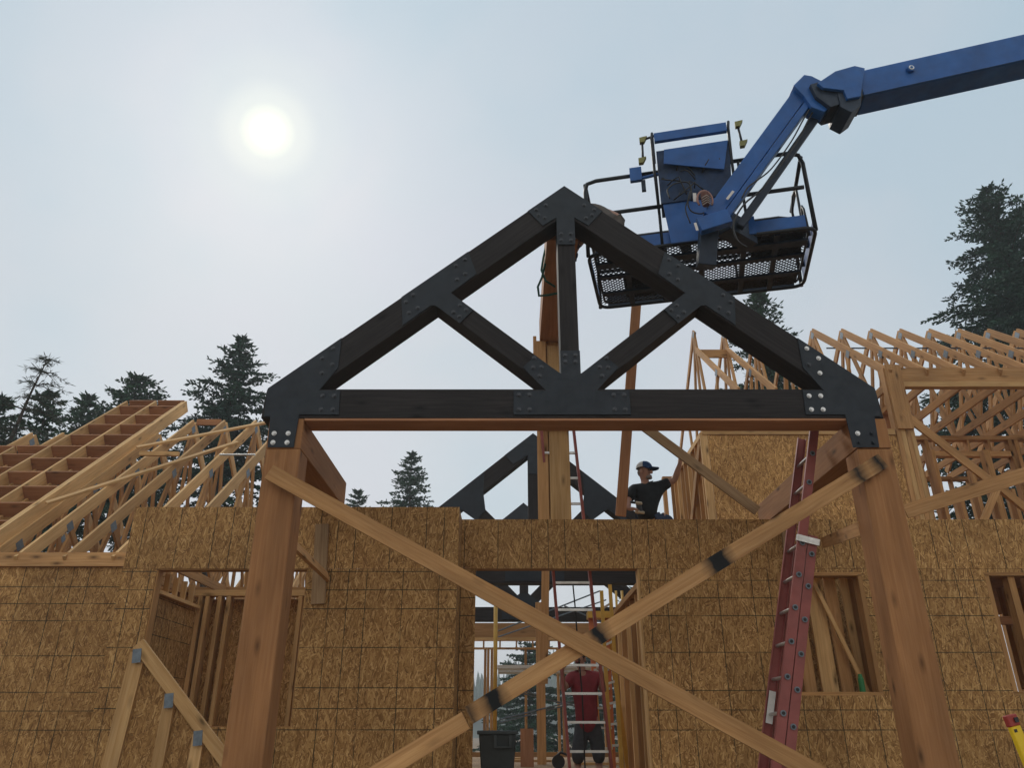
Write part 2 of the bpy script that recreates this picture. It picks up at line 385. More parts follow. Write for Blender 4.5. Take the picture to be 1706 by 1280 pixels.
def bolt(par, X, Zv, Y=TY - .012, mat='bolt_steel', r=.015):
    m = MB(); m.tube([(X, Y, Zv), (X, Y - .004, Zv)], r * 1.55, 12); m.tube([(X, Y - .003, Zv), (X, Y - .016, Zv)], r, 6)
    return m.build('bolt', mat, par)
def plate(pts, bolts, mats=None):
    def area(p): return sum(p[i][0] * p[(i + 1) % len(p)][1] - p[(i + 1) % len(p)][0] * p[i][1] for i in range(len(p)))
    if area(pts) < 0: pts = pts[::-1]
    o = MB().prism([(x(a), b) for a, b in pts], TY - .012, TY - .002).build('gusset_plate', 'black_steel', tr)
    for i, (a, b) in enumerate(bolts): bolt(o, x(a), b, mat=mats[i] if mats else 'bolt_steel')
ct, st = math.cos(TH), math.sin(TH)
def on_rafter(s, r, d): return (s * (r - st * d), AP - SL * r - ct * d)   # r from centre along x on the top edge, d below the top edge
A = lambda s, r, d: on_rafter(s, r, d)
plate([(0, AP - .004), A(1, .40, .004), A(1, .40, .25), (.095, AP - SL * .095 - .34), (.095, Z(4.632)), (-.095, Z(4.632)), (-.095, AP - SL * .095 - .34), A(-1, .40, .25), A(-1, .40, .004)],
      [A(s, r, d) for s in (-1, 1) for r, d in ((.34, .05), (.34, .19), (.25, .07), (.36, .12))] + [(a, b) for a in (-.05, .05) for b in (Z(4.68), Z(4.76))])
for s in (-1, 1):
    web = lambda q, d: (s * (1.27 + .0 - q * .768 - d * .64), AP - SL * 1.27 - .25 - q * .64 + d * .768)   # along the web away from the rafter
    wdir = Vector((-.768, -.64)); wn = Vector((.64, -.768))
    c0 = Vector((1.27, AP - VT - SL * 1.27 + .02))
    w_ = lambda q, d: (s * (c0.x + wdir.x * q + wn.x * d), c0.y + wdir.y * q + wn.y * d)
    plate([A(s, 1.02, .004), A(s, 1.68, .004), A(s, 1.82, .27), A(s, 1.545, .27), w_(.02, .105), w_(.33, .105), w_(.33, -.10), w_(.03, -.10), A(s, 1.10, .27)],
          [A(s, r, d) for r, d in ((1.09, .06), (1.18, .06), (1.17, .20), (1.25, .20), (1.60, .06), (1.68, .08), (1.72, .20), (1.64, .21))] + [w_(q, d) for q in (.2, .28) for d in (-.05, .05)])
    # heel plate
    zb = Z(2.395)
    mats = ['zinc_steel'] * 12 if s == 1 else ['bolt_steel'] * 8 + ['zinc_steel'] * 4
    if s == 1: mats[0] = 'bolt_steel'; mats[9] = mats[10] = mats[11] = 'black_steel'
    plate([(s * (HW - .01), Z(2.70)), (s * (HW - .01), HEEL), A(s, 2.24, .004), A(s, 2.40, .25), (s * 2.40, HEEL - .02), (s * 2.20, HEEL - .02), (s * 2.19, Z(2.72)), (s * 2.56, Z(2.72)), (s * 2.575, zb), (s * 2.815, zb), (s * 2.83, Z(2.70))],
          [A(s, 2.42, .19), A(s, 2.45, .07), A(s, 2.34, .05), A(s, 2.52, .2)] + [(s * a, b) for a in (2.25, 2.36) for b in (Z(2.77), Z(2.91))] + [(s * a, b) for a in (2.64, 2.77) for b in (Z(2.53), Z(2.44))], mats)
lo = lambda r: Z(2.988) + (r - .215) * .835
cpts = [(-.55, Z(2.72)), (.55, Z(2.72)), (.55, Z(2.965)), (.24, Z(2.965)), (.46, lo(.46) + .02), (.34, lo(.34) + .24), (.096, lo(.096) + .255), (.096, Z(3.392)), (-.096, Z(3.392)), (-.096, lo(.096) + .255), (-.34, lo(.34) + .24), (-.46, lo(.46) + .02), (-.24, Z(2.965)), (-.55, Z(2.965))]
plate(cpts, [(s * a, b) for s in (-1, 1) for a in (.40, .50) for b in (Z(2.77), Z(2.92))] + [(s * r, lo(r) + d) for s in (-1, 1) for r, d in ((.30, .06), (.36, .10), (.28, .17), (.35, .21))] + [(a, b) for a in (-.05, .05) for b in (Z(3.27), Z(3.34))])
# posts and side beams
for (x0, x1, lab) in ((-2.27, -1.95, 'thick square fir post carrying the left end of the dark porch truss'), (3.18, 3.50, 'thick square fir post carrying the right end of the dark porch truss')):
    tag(MB().box((x0, TY, 0), (x1, TY + TD, Z(2.384)), 2).build('porch_post', 'fir_post', bevel=.008), lab, 'post', 'porch posts')
one(MB().box((-2.27, TY + .002, Z(2.386)), (-1.95, 8.74, Z(2.684)), 1), 'side_beam', 'fir_post', 'fir beam running back from the left porch post to the sheathed wall', 'beam', 'porch side beams', bevel=.006)
one(MB().box((3.18, TY + .002, Z(2.392)), (3.50, 9.75, Z(2.684)), 1), 'side_beam', 'fir_post', 'fir beam running back over the wall behind the red ladder from the right post', 'beam', 'porch side beams', bevel=.006)
one(MB().box((.38, TY + TD + .003, Z(4.89)), (.72, 9.43, Z(5.23)), 1), 'ridge_beam', 'ridge_wood', 'reddish ridge beam running back from the peak of the dark porch truss', 'beam')
# green sling round the ridge beam
sl_ = thing('lifting_sling', 'dark green lifting sling looped round the ridge beam left of the king post', 'sling', (.38, 7.5, Z(4.8)))
pt = lambda u, v, Y=7.45: P(u, v, Y)
m = MB(); m.tube([pt(910, 408), pt(905, 430), pt(902, 450), pt(909, 468), pt(925, 478)], .013, 6); m.build('strap', 'strap_green', sl_, smooth=True)
m = MB(); m.tube([pt(912, 412), pt(908, 440), pt(903, 462), pt(896, 478), pt(898, 493), pt(912, 492), pt(932, 488)], .014, 6); m.build('strap', 'strap_green', sl_, smooth=True)
# built-up prop under the ridge beam
pr = thing('ridge_prop', 'tall built-up lumber prop standing on the wall under the ridge beam', 'post', (.53, 9.36, Z(2.39)))
zt = Z(4.905)
MB().box((.325, 9.34, Z(2.394)), (.462, 9.378, zt - .02), 2).build('stud', 'fir_board', pr)
MB().box((.345, 9.385, Z(2.394)), (.50, 9.425, zt - .02), 2).build('stud', 'stud_lumber', pr)
MB().box((.478, 9.335, Z(2.394)), (.735, 9.373, zt - .1), 2).build('stud', 'pale_lumber', pr)
MB().box((.50, 9.38, Z(2.394)), (.735, 9.42, zt - .02), 2).build('stud', 'stud_lumber', pr)
MB().box((.30, 9.295, Z(4.33)), (.56, 9.333, Z(4.40)), 0).build('block', 'fir_board', pr)
MB().box((.29, 9.38, Z(4.2)), (.335, 9.42, Z(4.98)), 2).build('cleat', 'fir_board', pr)
# ------------------------------------------------------------------ sheathed walls
def wall_grid(xs, zs, holes, y0, y1):
    xs = sorted(set(xs + [h[0] for h in holes] + [h[1] for h in holes])); zs = sorted(set(zs + [h[2] for h in holes] + [h[3] for h in holes]))
    m = MB(); inside = lambda i, j: 0 <= i < len(xs) - 1 and 0 <= j < len(zs) - 1 and not any(h[0] < (xs[i] + xs[i + 1]) / 2 < h[1] and h[2] < (zs[j] + zs[j + 1]) / 2 < h[3] for h in holes)
    for i in range(len(xs) - 1):
        for j in range(len(zs) - 1):
            if not inside(i, j): continue
            a, b, c, d = xs[i], xs[i + 1], zs[j], zs[j + 1]
            uv = [(a, c), (b, c), (b, d), (a, d)]
            m.face([(a, y0, c), (b, y0, c), (b, y0, d), (a, y0, d)], uv)
            m.face([(b, y1, c), (a, y1, c), (a, y1, d), (b, y1, d)], [(b + 9, c), (a + 9, c), (a + 9, d), (b + 9, d)])
            e = lambda p, q: m.face([(p[0], y0, p[1]), (p[0], y1, p[1]), (q[0], y1, q[1]), (q[0], y0, q[1])], [(p[0] + .1, p[1] + .1), (p[0] + .11, p[1] + .11), (q[0] + .11, q[1] + .11), (q[0] + .1, q[1] + .1)])
            if not inside(i, j - 1): e((a, c), (b, c))
            if not inside(i, j + 1): e((b, d), (a, d))
            if not inside(i - 1, j): e((a, d), (a, c))
            if not inside(i + 1, j): e((b, c), (b, d))
    return m
def studs(par, y0, y1, z0, z1, x_list, mat='stud_lumber', t=.038):
    for xx in x_list: MB().box((xx - t / 2, y0, z0), (xx + t / 2, y1, z1), 2).build('stud', mat, par)
def rough_frame(par, x0, x1, z0, z1, y0, y1, mat='stud_lumber', sill=True):
    for a, b in ((x0 - .038, x0 + .012), (x1 - .012, x1 + .038)): MB().box((a, y0, z0 + .003), (b, y1, z1 - .003), 2).build('jamb', mat, par)
    MB().box((x0 - .038, y0, z1 - .010), (x1 + .038, y1, z1 + .028), 0).build('header', mat, par)
    if sill: MB().box((x0 - .038, y0, z0 - .028), (x1 + .038, y1, z0 + .010), 0).build('sill', mat, par)
TOP = Z(2.39); SPLIT = Z(1.79)
# centre and right
w = thing('sheathed_wall', 'wide sheathed front wall with the doorway and the windows right of it', 'wall', (3, 9.3, 0))
door = (-.431, 1.523, FL, Z(1.789)); win1 = (3.20, 4.13, Z(.407), Z(1.717)); win2 = (5.67, 7.4, Z(.407), Z(1.717))
wall_grid([-.64, 9.5], [SPLIT, TOP], [], 9.3, 9.312).build('upper_sheathing', 'osb_strip', w)
wall_grid([-.64, 9.5], [0, SPLIT - .003], [(door[0], door[1], 0, SPLIT - .003), win1, win2], 9.3, 9.312).build('sheathing', 'osb', w)
MB().box((-.60, 9.316, TOP - .09), (9.5, 9.455, TOP - .003), 0).build('top_plate', 'pale_lumber', w)
MB().box((-.62, 9.316, SPLIT + .002), (1.7, 9.455, TOP - .095), 0).build('door_header', 'stud_lumber', w)
for a, b in ((-.50, -.445), (1.50, 1.54), (1.545, 1.583), (1.59, 1.63)):
    MB().box((a, 9.316, FL), (b, 9.455, SPLIT - .003), 2).build('trimmer', 'pale_lumber' if a > 0 else 'stud_lumber', w)
for wn_ in (win1, win2):
    f = wn_; rough_frame(w, f[0], f[1], f[2], f[3], 9.297, 9.455)
studs(w, 9.316, 9.455, FL, SPLIT, [2.0, 2.41, 2.8, 4.6, 5.0, 5.4, 7.8, 8.2, 8.6])
MB().box((5.92, 9.33, win2[2]), (6.0, 9.45, win2[3] - .012), 2).build('stud', 'stud_lumber', w)
# left projecting part
w = thing('sheathed_wall', 'projecting sheathed wall with an open window behind the left porch post', 'wall', (-2.5, 8.75, 0))
win = (-3.994, -2.30, Z(.05), Z(1.683)); s2 = Z(1.683)
wall_grid([-4.38, -.611], [s2, TOP + .004], [], 8.75, 8.762).build('upper_sheathing', 'osb_strip', w)
wall_grid([-4.38, -.611], [0, s2 - .003], [(win[0], win[1], win[2], s2 - .003)], 8.75, 8.762).build('sheathing', 'osb', w)
rough_frame(w, win[0], win[1], win[2], win[3], 8.765, 8.90)
MB().box((-.625, 8.764, 0), (-.613, 9.298, TOP + .001), 2).build('return_panel', 'osb_bare', w)
MB().box((-4.37, 8.766, TOP - .085), (-.63, 8.9, TOP - .003), 0).build('top_plate', 'pale_lumber', w)
MB().box((-4.378, 8.764, 0), (-4.366, 9.74, TOP + .001), 2).build('return_panel', 'osb_bare', w)
studs(w, 8.766, 8.90, FL, TOP - .09, [-4.3, -4.1, -2.2, -1.8, -1.4, -1.0, -.7])
# far left
w = thing('sheathed_wall', 'blank sheathed wall under the open rafters at the left', 'wall', (-7, 9.75, 0))
wall_grid([-10, -4.385], [0, Z(1.895)], [], 9.75, 9.762).build('sheathing', 'osb', w)
MB().box((-10, 9.70, Z(1.898)), (-4.39, 9.742, Z(2.07)), 0).build('rim_board', 'fir_board', w)
MB().box((-10, 9.766, Z(1.80)), (-4.39, 9.9, Z(1.93)), 0).build('top_plate', 'stud_lumber', w)
# interior walls seen through the left window and under the roof
w = thing('stud_wall', 'bare stud wall inside, seen through the window behind the left post', 'wall', (-2.9, 10.3, FL))
studs(w, 10.26, 10.40, FL, Z(1.62), [-4.05, -3.96, -3.80, -3.68, -3.45, -3.36, -3.12, -3.02, -2.75, -2.66, -2.4, -2.0, -1.6], 'pale_lumber', .05)
wall_grid([-4.08, -2.72], [FL, Z(1.6)], [], 10.405, 10.417).build('sheathing', 'osb_lit', w)
MB().box((-4.2, 10.26, Z(1.625)), (-1.0, 10.40, Z(1.70)), 0).build('top_plate', 'pale_lumber', w)
w = thing('partition_wall', 'sheathed partition inside the left window with a pale sloping plate above it', 'wall', (-4.05, 9.6, FL))
MB().box((-4.10, 8.95, FL), (-4.088, 10.25, Z(1.45)), 1).build('sheathing', 'osb', w)
MB().box((-4.12, 8.92, Z(1.455)), (-4.03, 10.25, Z(1.495)), 1).build('plate', 'pale_lumber', w)
for yy in (9.0, 9.25, 9.5, 9.75, 10.0): MB().box((-4.11, yy, Z(1.50)), (-4.05, yy + .038, Z(1.72)), 2).build('cripple', 'pale_lumber', w)
w = thing('stud_wall', 'bare interior stud wall standing under the left roof trusses', 'wall', (-7, 12, FL))
studs(w, 12.0, 12.14, FL, Z(1.95), [-9.6 + .406 * i for i in range(20)])
MB().box((-9.7, 12.0, Z(1.955)), (-1.6, 12.14, Z(2.03)), 0).build('top_plate', 'stud_lumber', w)
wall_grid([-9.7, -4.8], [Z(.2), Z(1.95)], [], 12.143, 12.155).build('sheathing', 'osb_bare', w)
# ------------------------------------------------------------------ left roof
PITCHL = .825
ez = lambda Y: Z(2.06) + PITCHL * (Y - 9.72)
def make_truss(name, label, cat, ey, ezv, ry, rz, by, ch, joints, bot, cuts=None, grp=None, drop=0, mat='pale_lumber', bw=.12, front=True):
    """truss in the YZ plane at x=0; ey eave, ry ridge, by back eave; joints = distances from the eave"""
    t = thing(name, label, cat, (0, ey, ezv), grp)
    X = (1, 0, 0); sl = (rz - ezv) / (ry - ey)
    top = lambda y: ezv + sl * (y - ey) if y <= ry else rz - sl * (y - ry)
    an = math.atan(sl); hv = ch / math.cos(an)
    bz = bot
    if front: b = MB(); b.board((0, ey, top(ey) - hv / 2 - drop), (0, ry - .002, rz - hv / 2 - drop), ch, .038, X); b.build('top_chord', mat, t)
    b = MB(); b.board((0, ry + .002, rz - hv / 2), (0, by, top(by) - hv / 2), ch, .038, X); b.build('top_chord', mat, t)
    b = MB(); b.board((0, ey + .05, bz), (0, by, bz), bw, .038, X); b.build('bottom_chord', 'stud_lumber', t)
    nodes_t = [(ey + d, top(ey + d) - hv * .8 - drop) for d in joints] + [(ry, rz - hv * .9)] + [(2 * ry - ey - d, top(ey + d) - hv * .8) for d in reversed(joints)]
    span = by - ey; nb = len(nodes_t)
    nodes_b = [(ey + span * (k + .5) / nb if k else ey + joints[0] * .6, bz + .03) for k in range(nb + 1)]
    nodes_b = [(ey + (span) * k / nb, bz + .03) for k in range(1, nb)]
    seq = []
    for k, tn in enumerate(nodes_t):
        if k - 1 >= 0 and k - 1 < len(nodes_b): seq.append((tn, nodes_b[k - 1]))
        if k < len(nodes_b): seq.append((tn, nodes_b[k]))
    for a, c in seq:
        b = MB(); b.board((.002, a[0], a[1]), (.002, c[0], c[1]), .09, .036, X); b.build('web', 'stud_lumber', t)
    b = MB(); b.board((-.001, ry, rz - hv), (-.001, ry, bz + .03), .08, .037, X); b.build('web', 'stud_lumber', t)
    for k, (yy, zz) in enumerate(nodes_t):
        for sx in (-.021, .0205):
            b = MB(); b.board((sx, yy - .06, zz - .07), (sx, yy + .05, zz + .03), .13, .002, X); b.build('truss_plate', 'truss_metal', t)
    return t
e0 = 9.72
joints = [.95, 2.5]
T = make_truss('roof_truss', '', 'roof truss', e0, ez(e0), 14.02, ez(14.02), 18.32, .18, joints, Z(1.98), grp='left roof trusses')
xs = [-6.22, -5.61, -5.0, -4.39]
for k, xx in enumerate(xs):
    o = T if k == 0 else copy_tree(T)
    o.location.x = xx
    o['label'] = ['bare sloping roof truss just right of the blocked rafter panel', 'second bare roof truss right of the blocked rafter panel', 'third bare roof truss right of the blocked rafter panel', 'bare roof truss nearest the left porch post, fourth from the rafter panel'][k]
for k, xx in enumerate((-6.86, -7.47, -8.08, -8.69, -9.3)):
    o = copy_tree(T); o.location.x = xx; o.location.z -= .26; o['group'] = 'trusses under the rafter panel'
    o['label'] = 'bare roof truss beneath the blocked rafter panel, %s from its right edge' % ORD[k]
for k, xx in enumerate((-6.5, -5.9, -5.3, -4.7)):
    o = copy_tree(T); o.location.x = xx; o.location.y += 5.5; o.location.z -= .5; o['group'] = 'rear trusses of the left wing'
    o['label'] = 'rear roof truss glimpsed between the left trusses, %s from the rafter panel' % ORD[k]
rp = thing('rafter_panel', 'blocked rafter panel with short crosspieces at the far left of the roof', 'roof frame', (-7.6, 9.7, ez(9.7)))
def raf(xx, y0, y1, w=.235, t=.04, dz=0):
    hv = w / math.cos(math.atan(PITCHL)); b = MB()
    b.board((xx, y0, ez(y0) - hv / 2 + dz), (xx, y1, ez(y1) - hv / 2 + dz), w, t, (1, 0, 0)); return b.build('rafter', 'pale_lumber', rp)
RX = [-6.90, -7.54, -8.15, -8.76, -9.4, -10.0]
for xx in RX[:3]: raf(xx, 9.45, 15.05)
raf(-6.945, 9.45, 15.0)
for xx in RX[3:]: raf(xx, 9.45, 12.85)
sn = PITCHL / math.hypot(1, PITCHL); cs = 1 / math.hypot(1, PITCHL)
for bay in range(5):
    xa, xb = RX[bay + 1] + .021, RX[bay] - .021
    if bay == 0: xb = -6.966
    top_y = 15.03 if bay < 2 else 12.83
    yy = top_y; first = True
    while yy > 9.6:
        c = Vector((0, yy, ez(yy))) - Vector((0, -sn, cs)) * .12
        b = MB(); b.board((xa, c.y, c.z), (xb, c.y, c.z), .225, .038, (0, cs, sn)); b.build('block', 'block_wood', rp)
        yy -= .61 * cs if not first else .32; first = False
# loose flat boards across the trusses
def top_board(name, label, a, b, mat, w, off=.02):
    # measured on the roof plane: solve for depth where the ray meets the plane of the chords
    def hit(u, v):
        x_, y_, z_ = ray(u, v); k = (ez(0) + off - EYE) / (z_ - PITCHL * y_); return Vector((x_ * k, y_ * k, EYE + z_ * k))
    m = MB(); m.board(hit(*a), hit(*b), w, .038, (0, -sn, cs)); return one(m, name, mat, label, 'board')
top_board('brace_board', 'long pale board laid diagonally across the left roof trusses', (77, 839), (396, 737), 'pale_lumber', .09, .022)
top_board('brace_board', 'shorter pale board laid across the upper ends of the left trusses', (228, 746), (446, 704), 'pale_lumber', .09, .022)
pix_board('spacer_board', 'pale_lumber', 'short level board between the left trusses, left of the metal spacer', (233, 756), (298, 757), 12.2, .07, .06)
m = MB(); m.tube([P(366, 758, 12.3), P(425, 758, 12.3)], .018, 8); one(m, 'spacer_bar', 'zinc_steel', 'thin metal spacer bar between left trusses near the porch post', 'bar')
pix_board('roof_block', 'block_wood', 'dark level board between the peaks of the left trusses', (328, 704), (368, 704), 14.0, .12)
# ------------------------------------------------------------------ right wing
HY = 11.6; ZH = Z(5.56)
uw = thing('framed_wall', 'open framed upper wall with a deep lintel at the right, above the front wall', 'wall', (6.3, HY, Z(2)))
b = MB()
for k in range(3): MB().box((6.46, HY - .02 + k * .048, Z(5.30)), (12.5, HY + .02 + k * .048, ZH - .01), 0).build('lintel', 'fir_board', uw)
MB().box((6.44, HY - .024, Z(5.205)), (12.5, HY + .10, Z(5.297)), 0).build('lintel_plate', 'pale_lumber', uw)
MB().box((6.20, HY - .06, Z(4.45)), (6.46, HY - .022, ZH + .03), 2).build('stud', 'fir_board', uw)
for k, (a, c) in enumerate(((6.18, 6.25), (6.255, 6.325), (6.33, 6.40), (6.405, 6.47))):
    MB().box((a, HY - .02 + .003 * (k % 2), Z(1)), (c, HY + .12, ZH - .28 if k > 1 else ZH - .01), 2).build('stud', 'pale_lumber' if k % 2 else 'fir_board', uw)
# sheathed upper gable wall in the middle
ow = thing('sheathed_wall', 'bright sheathed upper wall behind the seated man and the right ladder', 'wall', (4.6, HY, Z(2)))
wall_grid([3.14, 6.17], [Z(.3), Z(4.36)], [], HY, HY + .012).build('sheathing', 'osb_lit', ow)
MB().box((3.02, HY - .005, Z(1.9)), (3.135, HY + .05, Z(4.40)), 2).build('stud', 'pale_lumber', ow)
MB().box((3.06, HY - .02, Z(4.365)), (6.16, HY + .12, Z(4.46)), 0).build('top_plate', 'pale_lumber', ow)
for k in range(9):
    yy = HY + .25 + k * .30
    MB().box((3.05, yy, Z(.5)), (3.19, yy + .038, Z(4.36)), 2).build('stud', 'stud_lumber' if k % 3 else 'pale_lumber', ow)
MB().box((3.05, HY + .125, Z(4.365)), (3.19, 14.2, Z(4.45)), 1).build('top_plate', 'pale_lumber', ow)
b = MB(); b.board((3.03, HY + .1, Z(4.25)), (3.03, 13.6, Z(2.4)), .14, .04, (1, 0, 0)); b.build('brace', 'stud_lumber', ow)
# trusses
Tm = make_truss('roof_truss', '', 'roof truss', 11.55, Z(5.52), 14.2, Z(7.73), 16.85, .14, [1.3], Z(5.30), grp='right wing roof trusses', mat='fir_board', bw=.14)
for k in range(10):
    o = Tm if k == 0 else copy_tree(Tm); o.location.x = 6.28 + .61 * k
    o['label'] = 'bare roof truss over the right lintel, %s from the left of its row' % ORD[k]
Td = make_truss('roof_truss', '', 'roof truss', 11.8, Z(5.72), 14.2, Z(7.73), 16.85, .12, [1.1], Z(4.52), grp='roof trusses behind the dark truss', drop=.42, mat='fir_board')
for k in range(4):
    o = Td if k == 0 else copy_tree(Td); o.location.x = 3.80 + .63 * k
    o['label'] = ['bare roof truss with a sharp peak seen under the right rafter of the dark truss', 'second roof truss behind the dark truss, right of the sharp peak', 'third roof truss behind the dark truss, in front of a fir tree', 'fourth roof truss behind the dark truss, nearest its right heel'][k]
one(MB().box((3.82, 14.15, Z(7.02)), (4.41, 14.19, Z(7.2)), 0), 'roof_block', 'fir_board', 'short level block between the first two trusses behind the dark truss', 'board')
m = MB(); m.tube([(6.28, 13.7, Z(7.0)), (12, 13.7, Z(7.0))], .015, 6); one(m, 'spacer_bar', 'lift_dark', 'thin dark spacer bar threaded under the peaks of the right trusses', 'bar')
# interior of the right wing
iw = thing('stud_wall', 'interior stud wall with a framed opening, deep inside the right wing', 'wall', (9, 13.9, Z(1)))
MB().box((7.4, 13.9, Z(5.13)), (10.4, 14.04, Z(5.21)), 0).build('top_plate', 'fir_board', iw)
MB().box((7.95, 13.9, Z(4.80)), (9.55, 14.04, Z(4.90)), 0).build('opening_header', 'fir_board', iw)
for xx in (7.5, 7.62, 7.95, 9.55, 9.67, 10.0, 10.3): MB().box((xx - .035, 13.9, Z(1)), (xx + .035, 14.04, Z(5.125)), 2).build('stud', 'stud_lumber', iw)
for xx in (8.3, 8.75, 9.15): MB().box((xx - .02, 13.9, Z(4.905)), (xx + .02, 14.04, Z(5.125)), 2).build('cripple', 'stud_lumber', iw)
bw_ = thing('stud_wall', 'rear stud wall closing the far side of the right wing', 'wall', (8, 16.8, Z(0)))
for k in range(26): MB().box((3.4 + .406 * k, 16.7, Z(.5)), (3.438 + .406 * k + (.04 if k % 3 == 0 else 0), 16.84, Z(5.2)), 2).build('stud', 'stud_lumber', bw_)
MB().box((3.4, 16.7, Z(5.2)), (13.6, 16.84, Z(5.28)), 0).build('top_plate', 'stud_lumber', bw_)
MB().box((3.4, 16.72, Z(3.3)), (13.6, 16.82, Z(3.34)), 0).build('blocking', 'stud_lumber', bw_)
mw = thing('stud_wall', 'close-set stud wall just behind the open frame at the right', 'wall', (8, 12.6, Z(0)))
for k in range(13): MB().box((6.62 + .30 * k, 12.55, Z(.6)), (6.68 + .30 * k + (.05 if k % 4 == 1 else 0), 12.69, Z(3.75 + .35 * ((k * 7) % 3))), 2).build('stud', 'stud_lumber', mw)
sw = thing('stud_wall', 'side stud wall running back inside the right wing from the corner post', 'wall', (6.5, 13.5, Z(0)))
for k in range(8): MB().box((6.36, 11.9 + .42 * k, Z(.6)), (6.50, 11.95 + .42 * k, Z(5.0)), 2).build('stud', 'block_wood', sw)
MB().box((6.36, 11.8, Z(5.0)), (6.50, 15, Z(5.08)), 1).build('top_plate', 'stud_lumber', sw)
pix_board('brace_board', 'fir_board', 'long diagonal brace falling from the corner post across the right frame', (1503, 688), (1740, 872), (HY - .05, HY + .3), .14)
pix_board('brace_board', 'fir_board', 'wide brace rising to the right edge from beside the right porch post', (1508, 853), (1760, 775), (10.2, 10.0), .19)
pix_board('stud_brace', 'fir_board', 'short slanted stick below the wide rising brace at the right', (1662, 812), (1638, 870), 11.0, .10)
pix_board('stud_brace', 'stud_lumber', 'short stick slanting down to the right edge below the rising brace', (1665, 812), (1720, 858), 11.04, .10)
# gable stick over the opening (door view side)
# ------------------------------------------------------------------ loose braces on the porch
LB = 6.632
pA, pB = P(449, 787, 6.632), P(1385, 1303, 6.632)
m = MB(); m.board(pA, pB, .14, .038); one(m, 'brace_board', 'fir_board', 'long board nailed from the left post down to the lower right', 'board')
# spray-marked brace
pC, pD = P(1470, 768, 6.674), P(781, 1193, 6.674)
m = MB(); o_ = m.board(pC, pD, .14, .038)
mk = []
for u, v, hw in ((1462, 773, .035), (1432, 792, .03), (1197, 937, .10), (998, 1059, .05), (822, 1168, .07), (786, 1190, .02)):
    mk.append((o_ + (P(u, v, 6.674) - pC).length, hw))
wood('sprayed_board', (.40, .205, .085), (.52, .29, .125), (.61, .37, .18), vary=.05, marks=mk)
one(m, 'brace_board', 'sprayed_board', 'long board with black spray marks rising to the right post', 'board')
pix_board('brace_board', 'fir_board', 'board continuing the spray-marked brace down to the lower left', (776, 1201), (560, 1332), 6.715, .14)
pix_board('brace_board', 'grey_lumber', 'pale brace behind the right beam, gripped by the seated man', (1015, 668), (1262, 852), (9.20, 9.25), .12)
m = MB(); m.board(P(1064, 455, 9.25), P(1034, 860, 9.36), .13, .038); one(m, 'prop_board', 'block_wood', 'brown board standing upright left of the seated man, up to the lift basket', 'board')
pix_board('cleat_board', 'grey_lumber', 'short upright board nailed to the sheathing right of the left post', (537, 874), (530, 1007), 8.728, .15)
m = MB(); m.board(P(466, 886, 6.78), P(545, 962, 8.66), .10, .038, (1, .2, .3)); one(m, 'stay_board', 'fir_board', 'short stay from the left post to the upright cleat on the wall', 'board')
m = MB(); m.board(P(1436, 880, 6.95), P(1372, 905, 9.2), .12, .038, (1, 0, .2)); one(m, 'stay_board', 'fir_board', 'short stay from the right post back to the wall beside the ladder', 'board')
pix_board('cleat_board', 'grey_lumber', 'upright board on the sheathing just left of the red ladder', (1308, 868), (1316, 945), 9.276, .11)
# leaning gable frame
gf = thing('gable_frame', 'sheathed triangular gable frame leaning in front of the wall at the lower left', 'roof frame', (-3.6, 8.0, 0))
gy = 8.0
c0, c1 = P(231, 1073, gy), P(400, 1300, gy)
b = MB(); b.board(c0, c1, .12, .04); b.build('top_chord', 'pale_lumber', gf)
for (u, v, u2, w_) in ((231, 1088, 183, .15), (284, 1162, 262, .11), (332, 1224, 322, .11)):
    a = P(u, v, gy + .03); bot = P(u2, 1280, gy + .03); d = bot - a; bot = a + d * ((a.z) / (a.z - bot.z))
    b = MB(); b.board(a, bot, w_, .038); b.build('web', 'pale_lumber', gf)
    b = MB(); b.board(a + Vector((.018, -.053, -.10)), a + Vector((.004, -.053, .03)), .085, .003); b.build('truss_plate', 'truss_metal', gf)
pa, pb = P(232, 1085, gy), P(398, 1303, gy)
MB().prism([(pa.x - .02, 0), (pb.x + .3, 0), (pb.x, pb.z), (pa.x + .03, pa.z)], gy + .052, gy + .064).build('sheathing', 'osb_bare', gf)
# stacked boards behind the right window
st_ = thing('lumber_stack', 'boards leaning close together behind the window left of the right post', 'boards', (3.7, 9.9, FL))
for k, (x0, wd, ln) in enumerate(((3.30, .14, .0), (3.50, .14, .03), (3.72, .19, .0), (3.93, .14, .02), (4.10, .09, .0), (4.22, .14, .03))):
    b = MB(); b.board((x0 + .03, 9.72 + ln, FL), (x0 - .03, 9.62 + ln, Z(1.95)), wd, .038); b.build('board', 'fir_board' if k % 2 else 'pale_lumber', st_)
b = MB(); b.board((4.16, 9.58, Z(.3)), (3.66, 9.57, Z(1.75)), .045, .03); b.build('board', 'pale_lumber', st_)
bk = thing('partition_wall', 'dark sheathed partition inside, behind the right-hand windows', 'wall', (5, 10.6, FL))
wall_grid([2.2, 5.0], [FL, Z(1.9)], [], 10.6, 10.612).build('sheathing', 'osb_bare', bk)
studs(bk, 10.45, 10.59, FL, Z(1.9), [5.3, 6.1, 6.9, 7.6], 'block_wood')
structure(MB().box((3.0, 10.6, Z(2.12)), (9.6, 16.9, Z(2.30)), 1).build('upper_floor_deck', 'block_wood'))
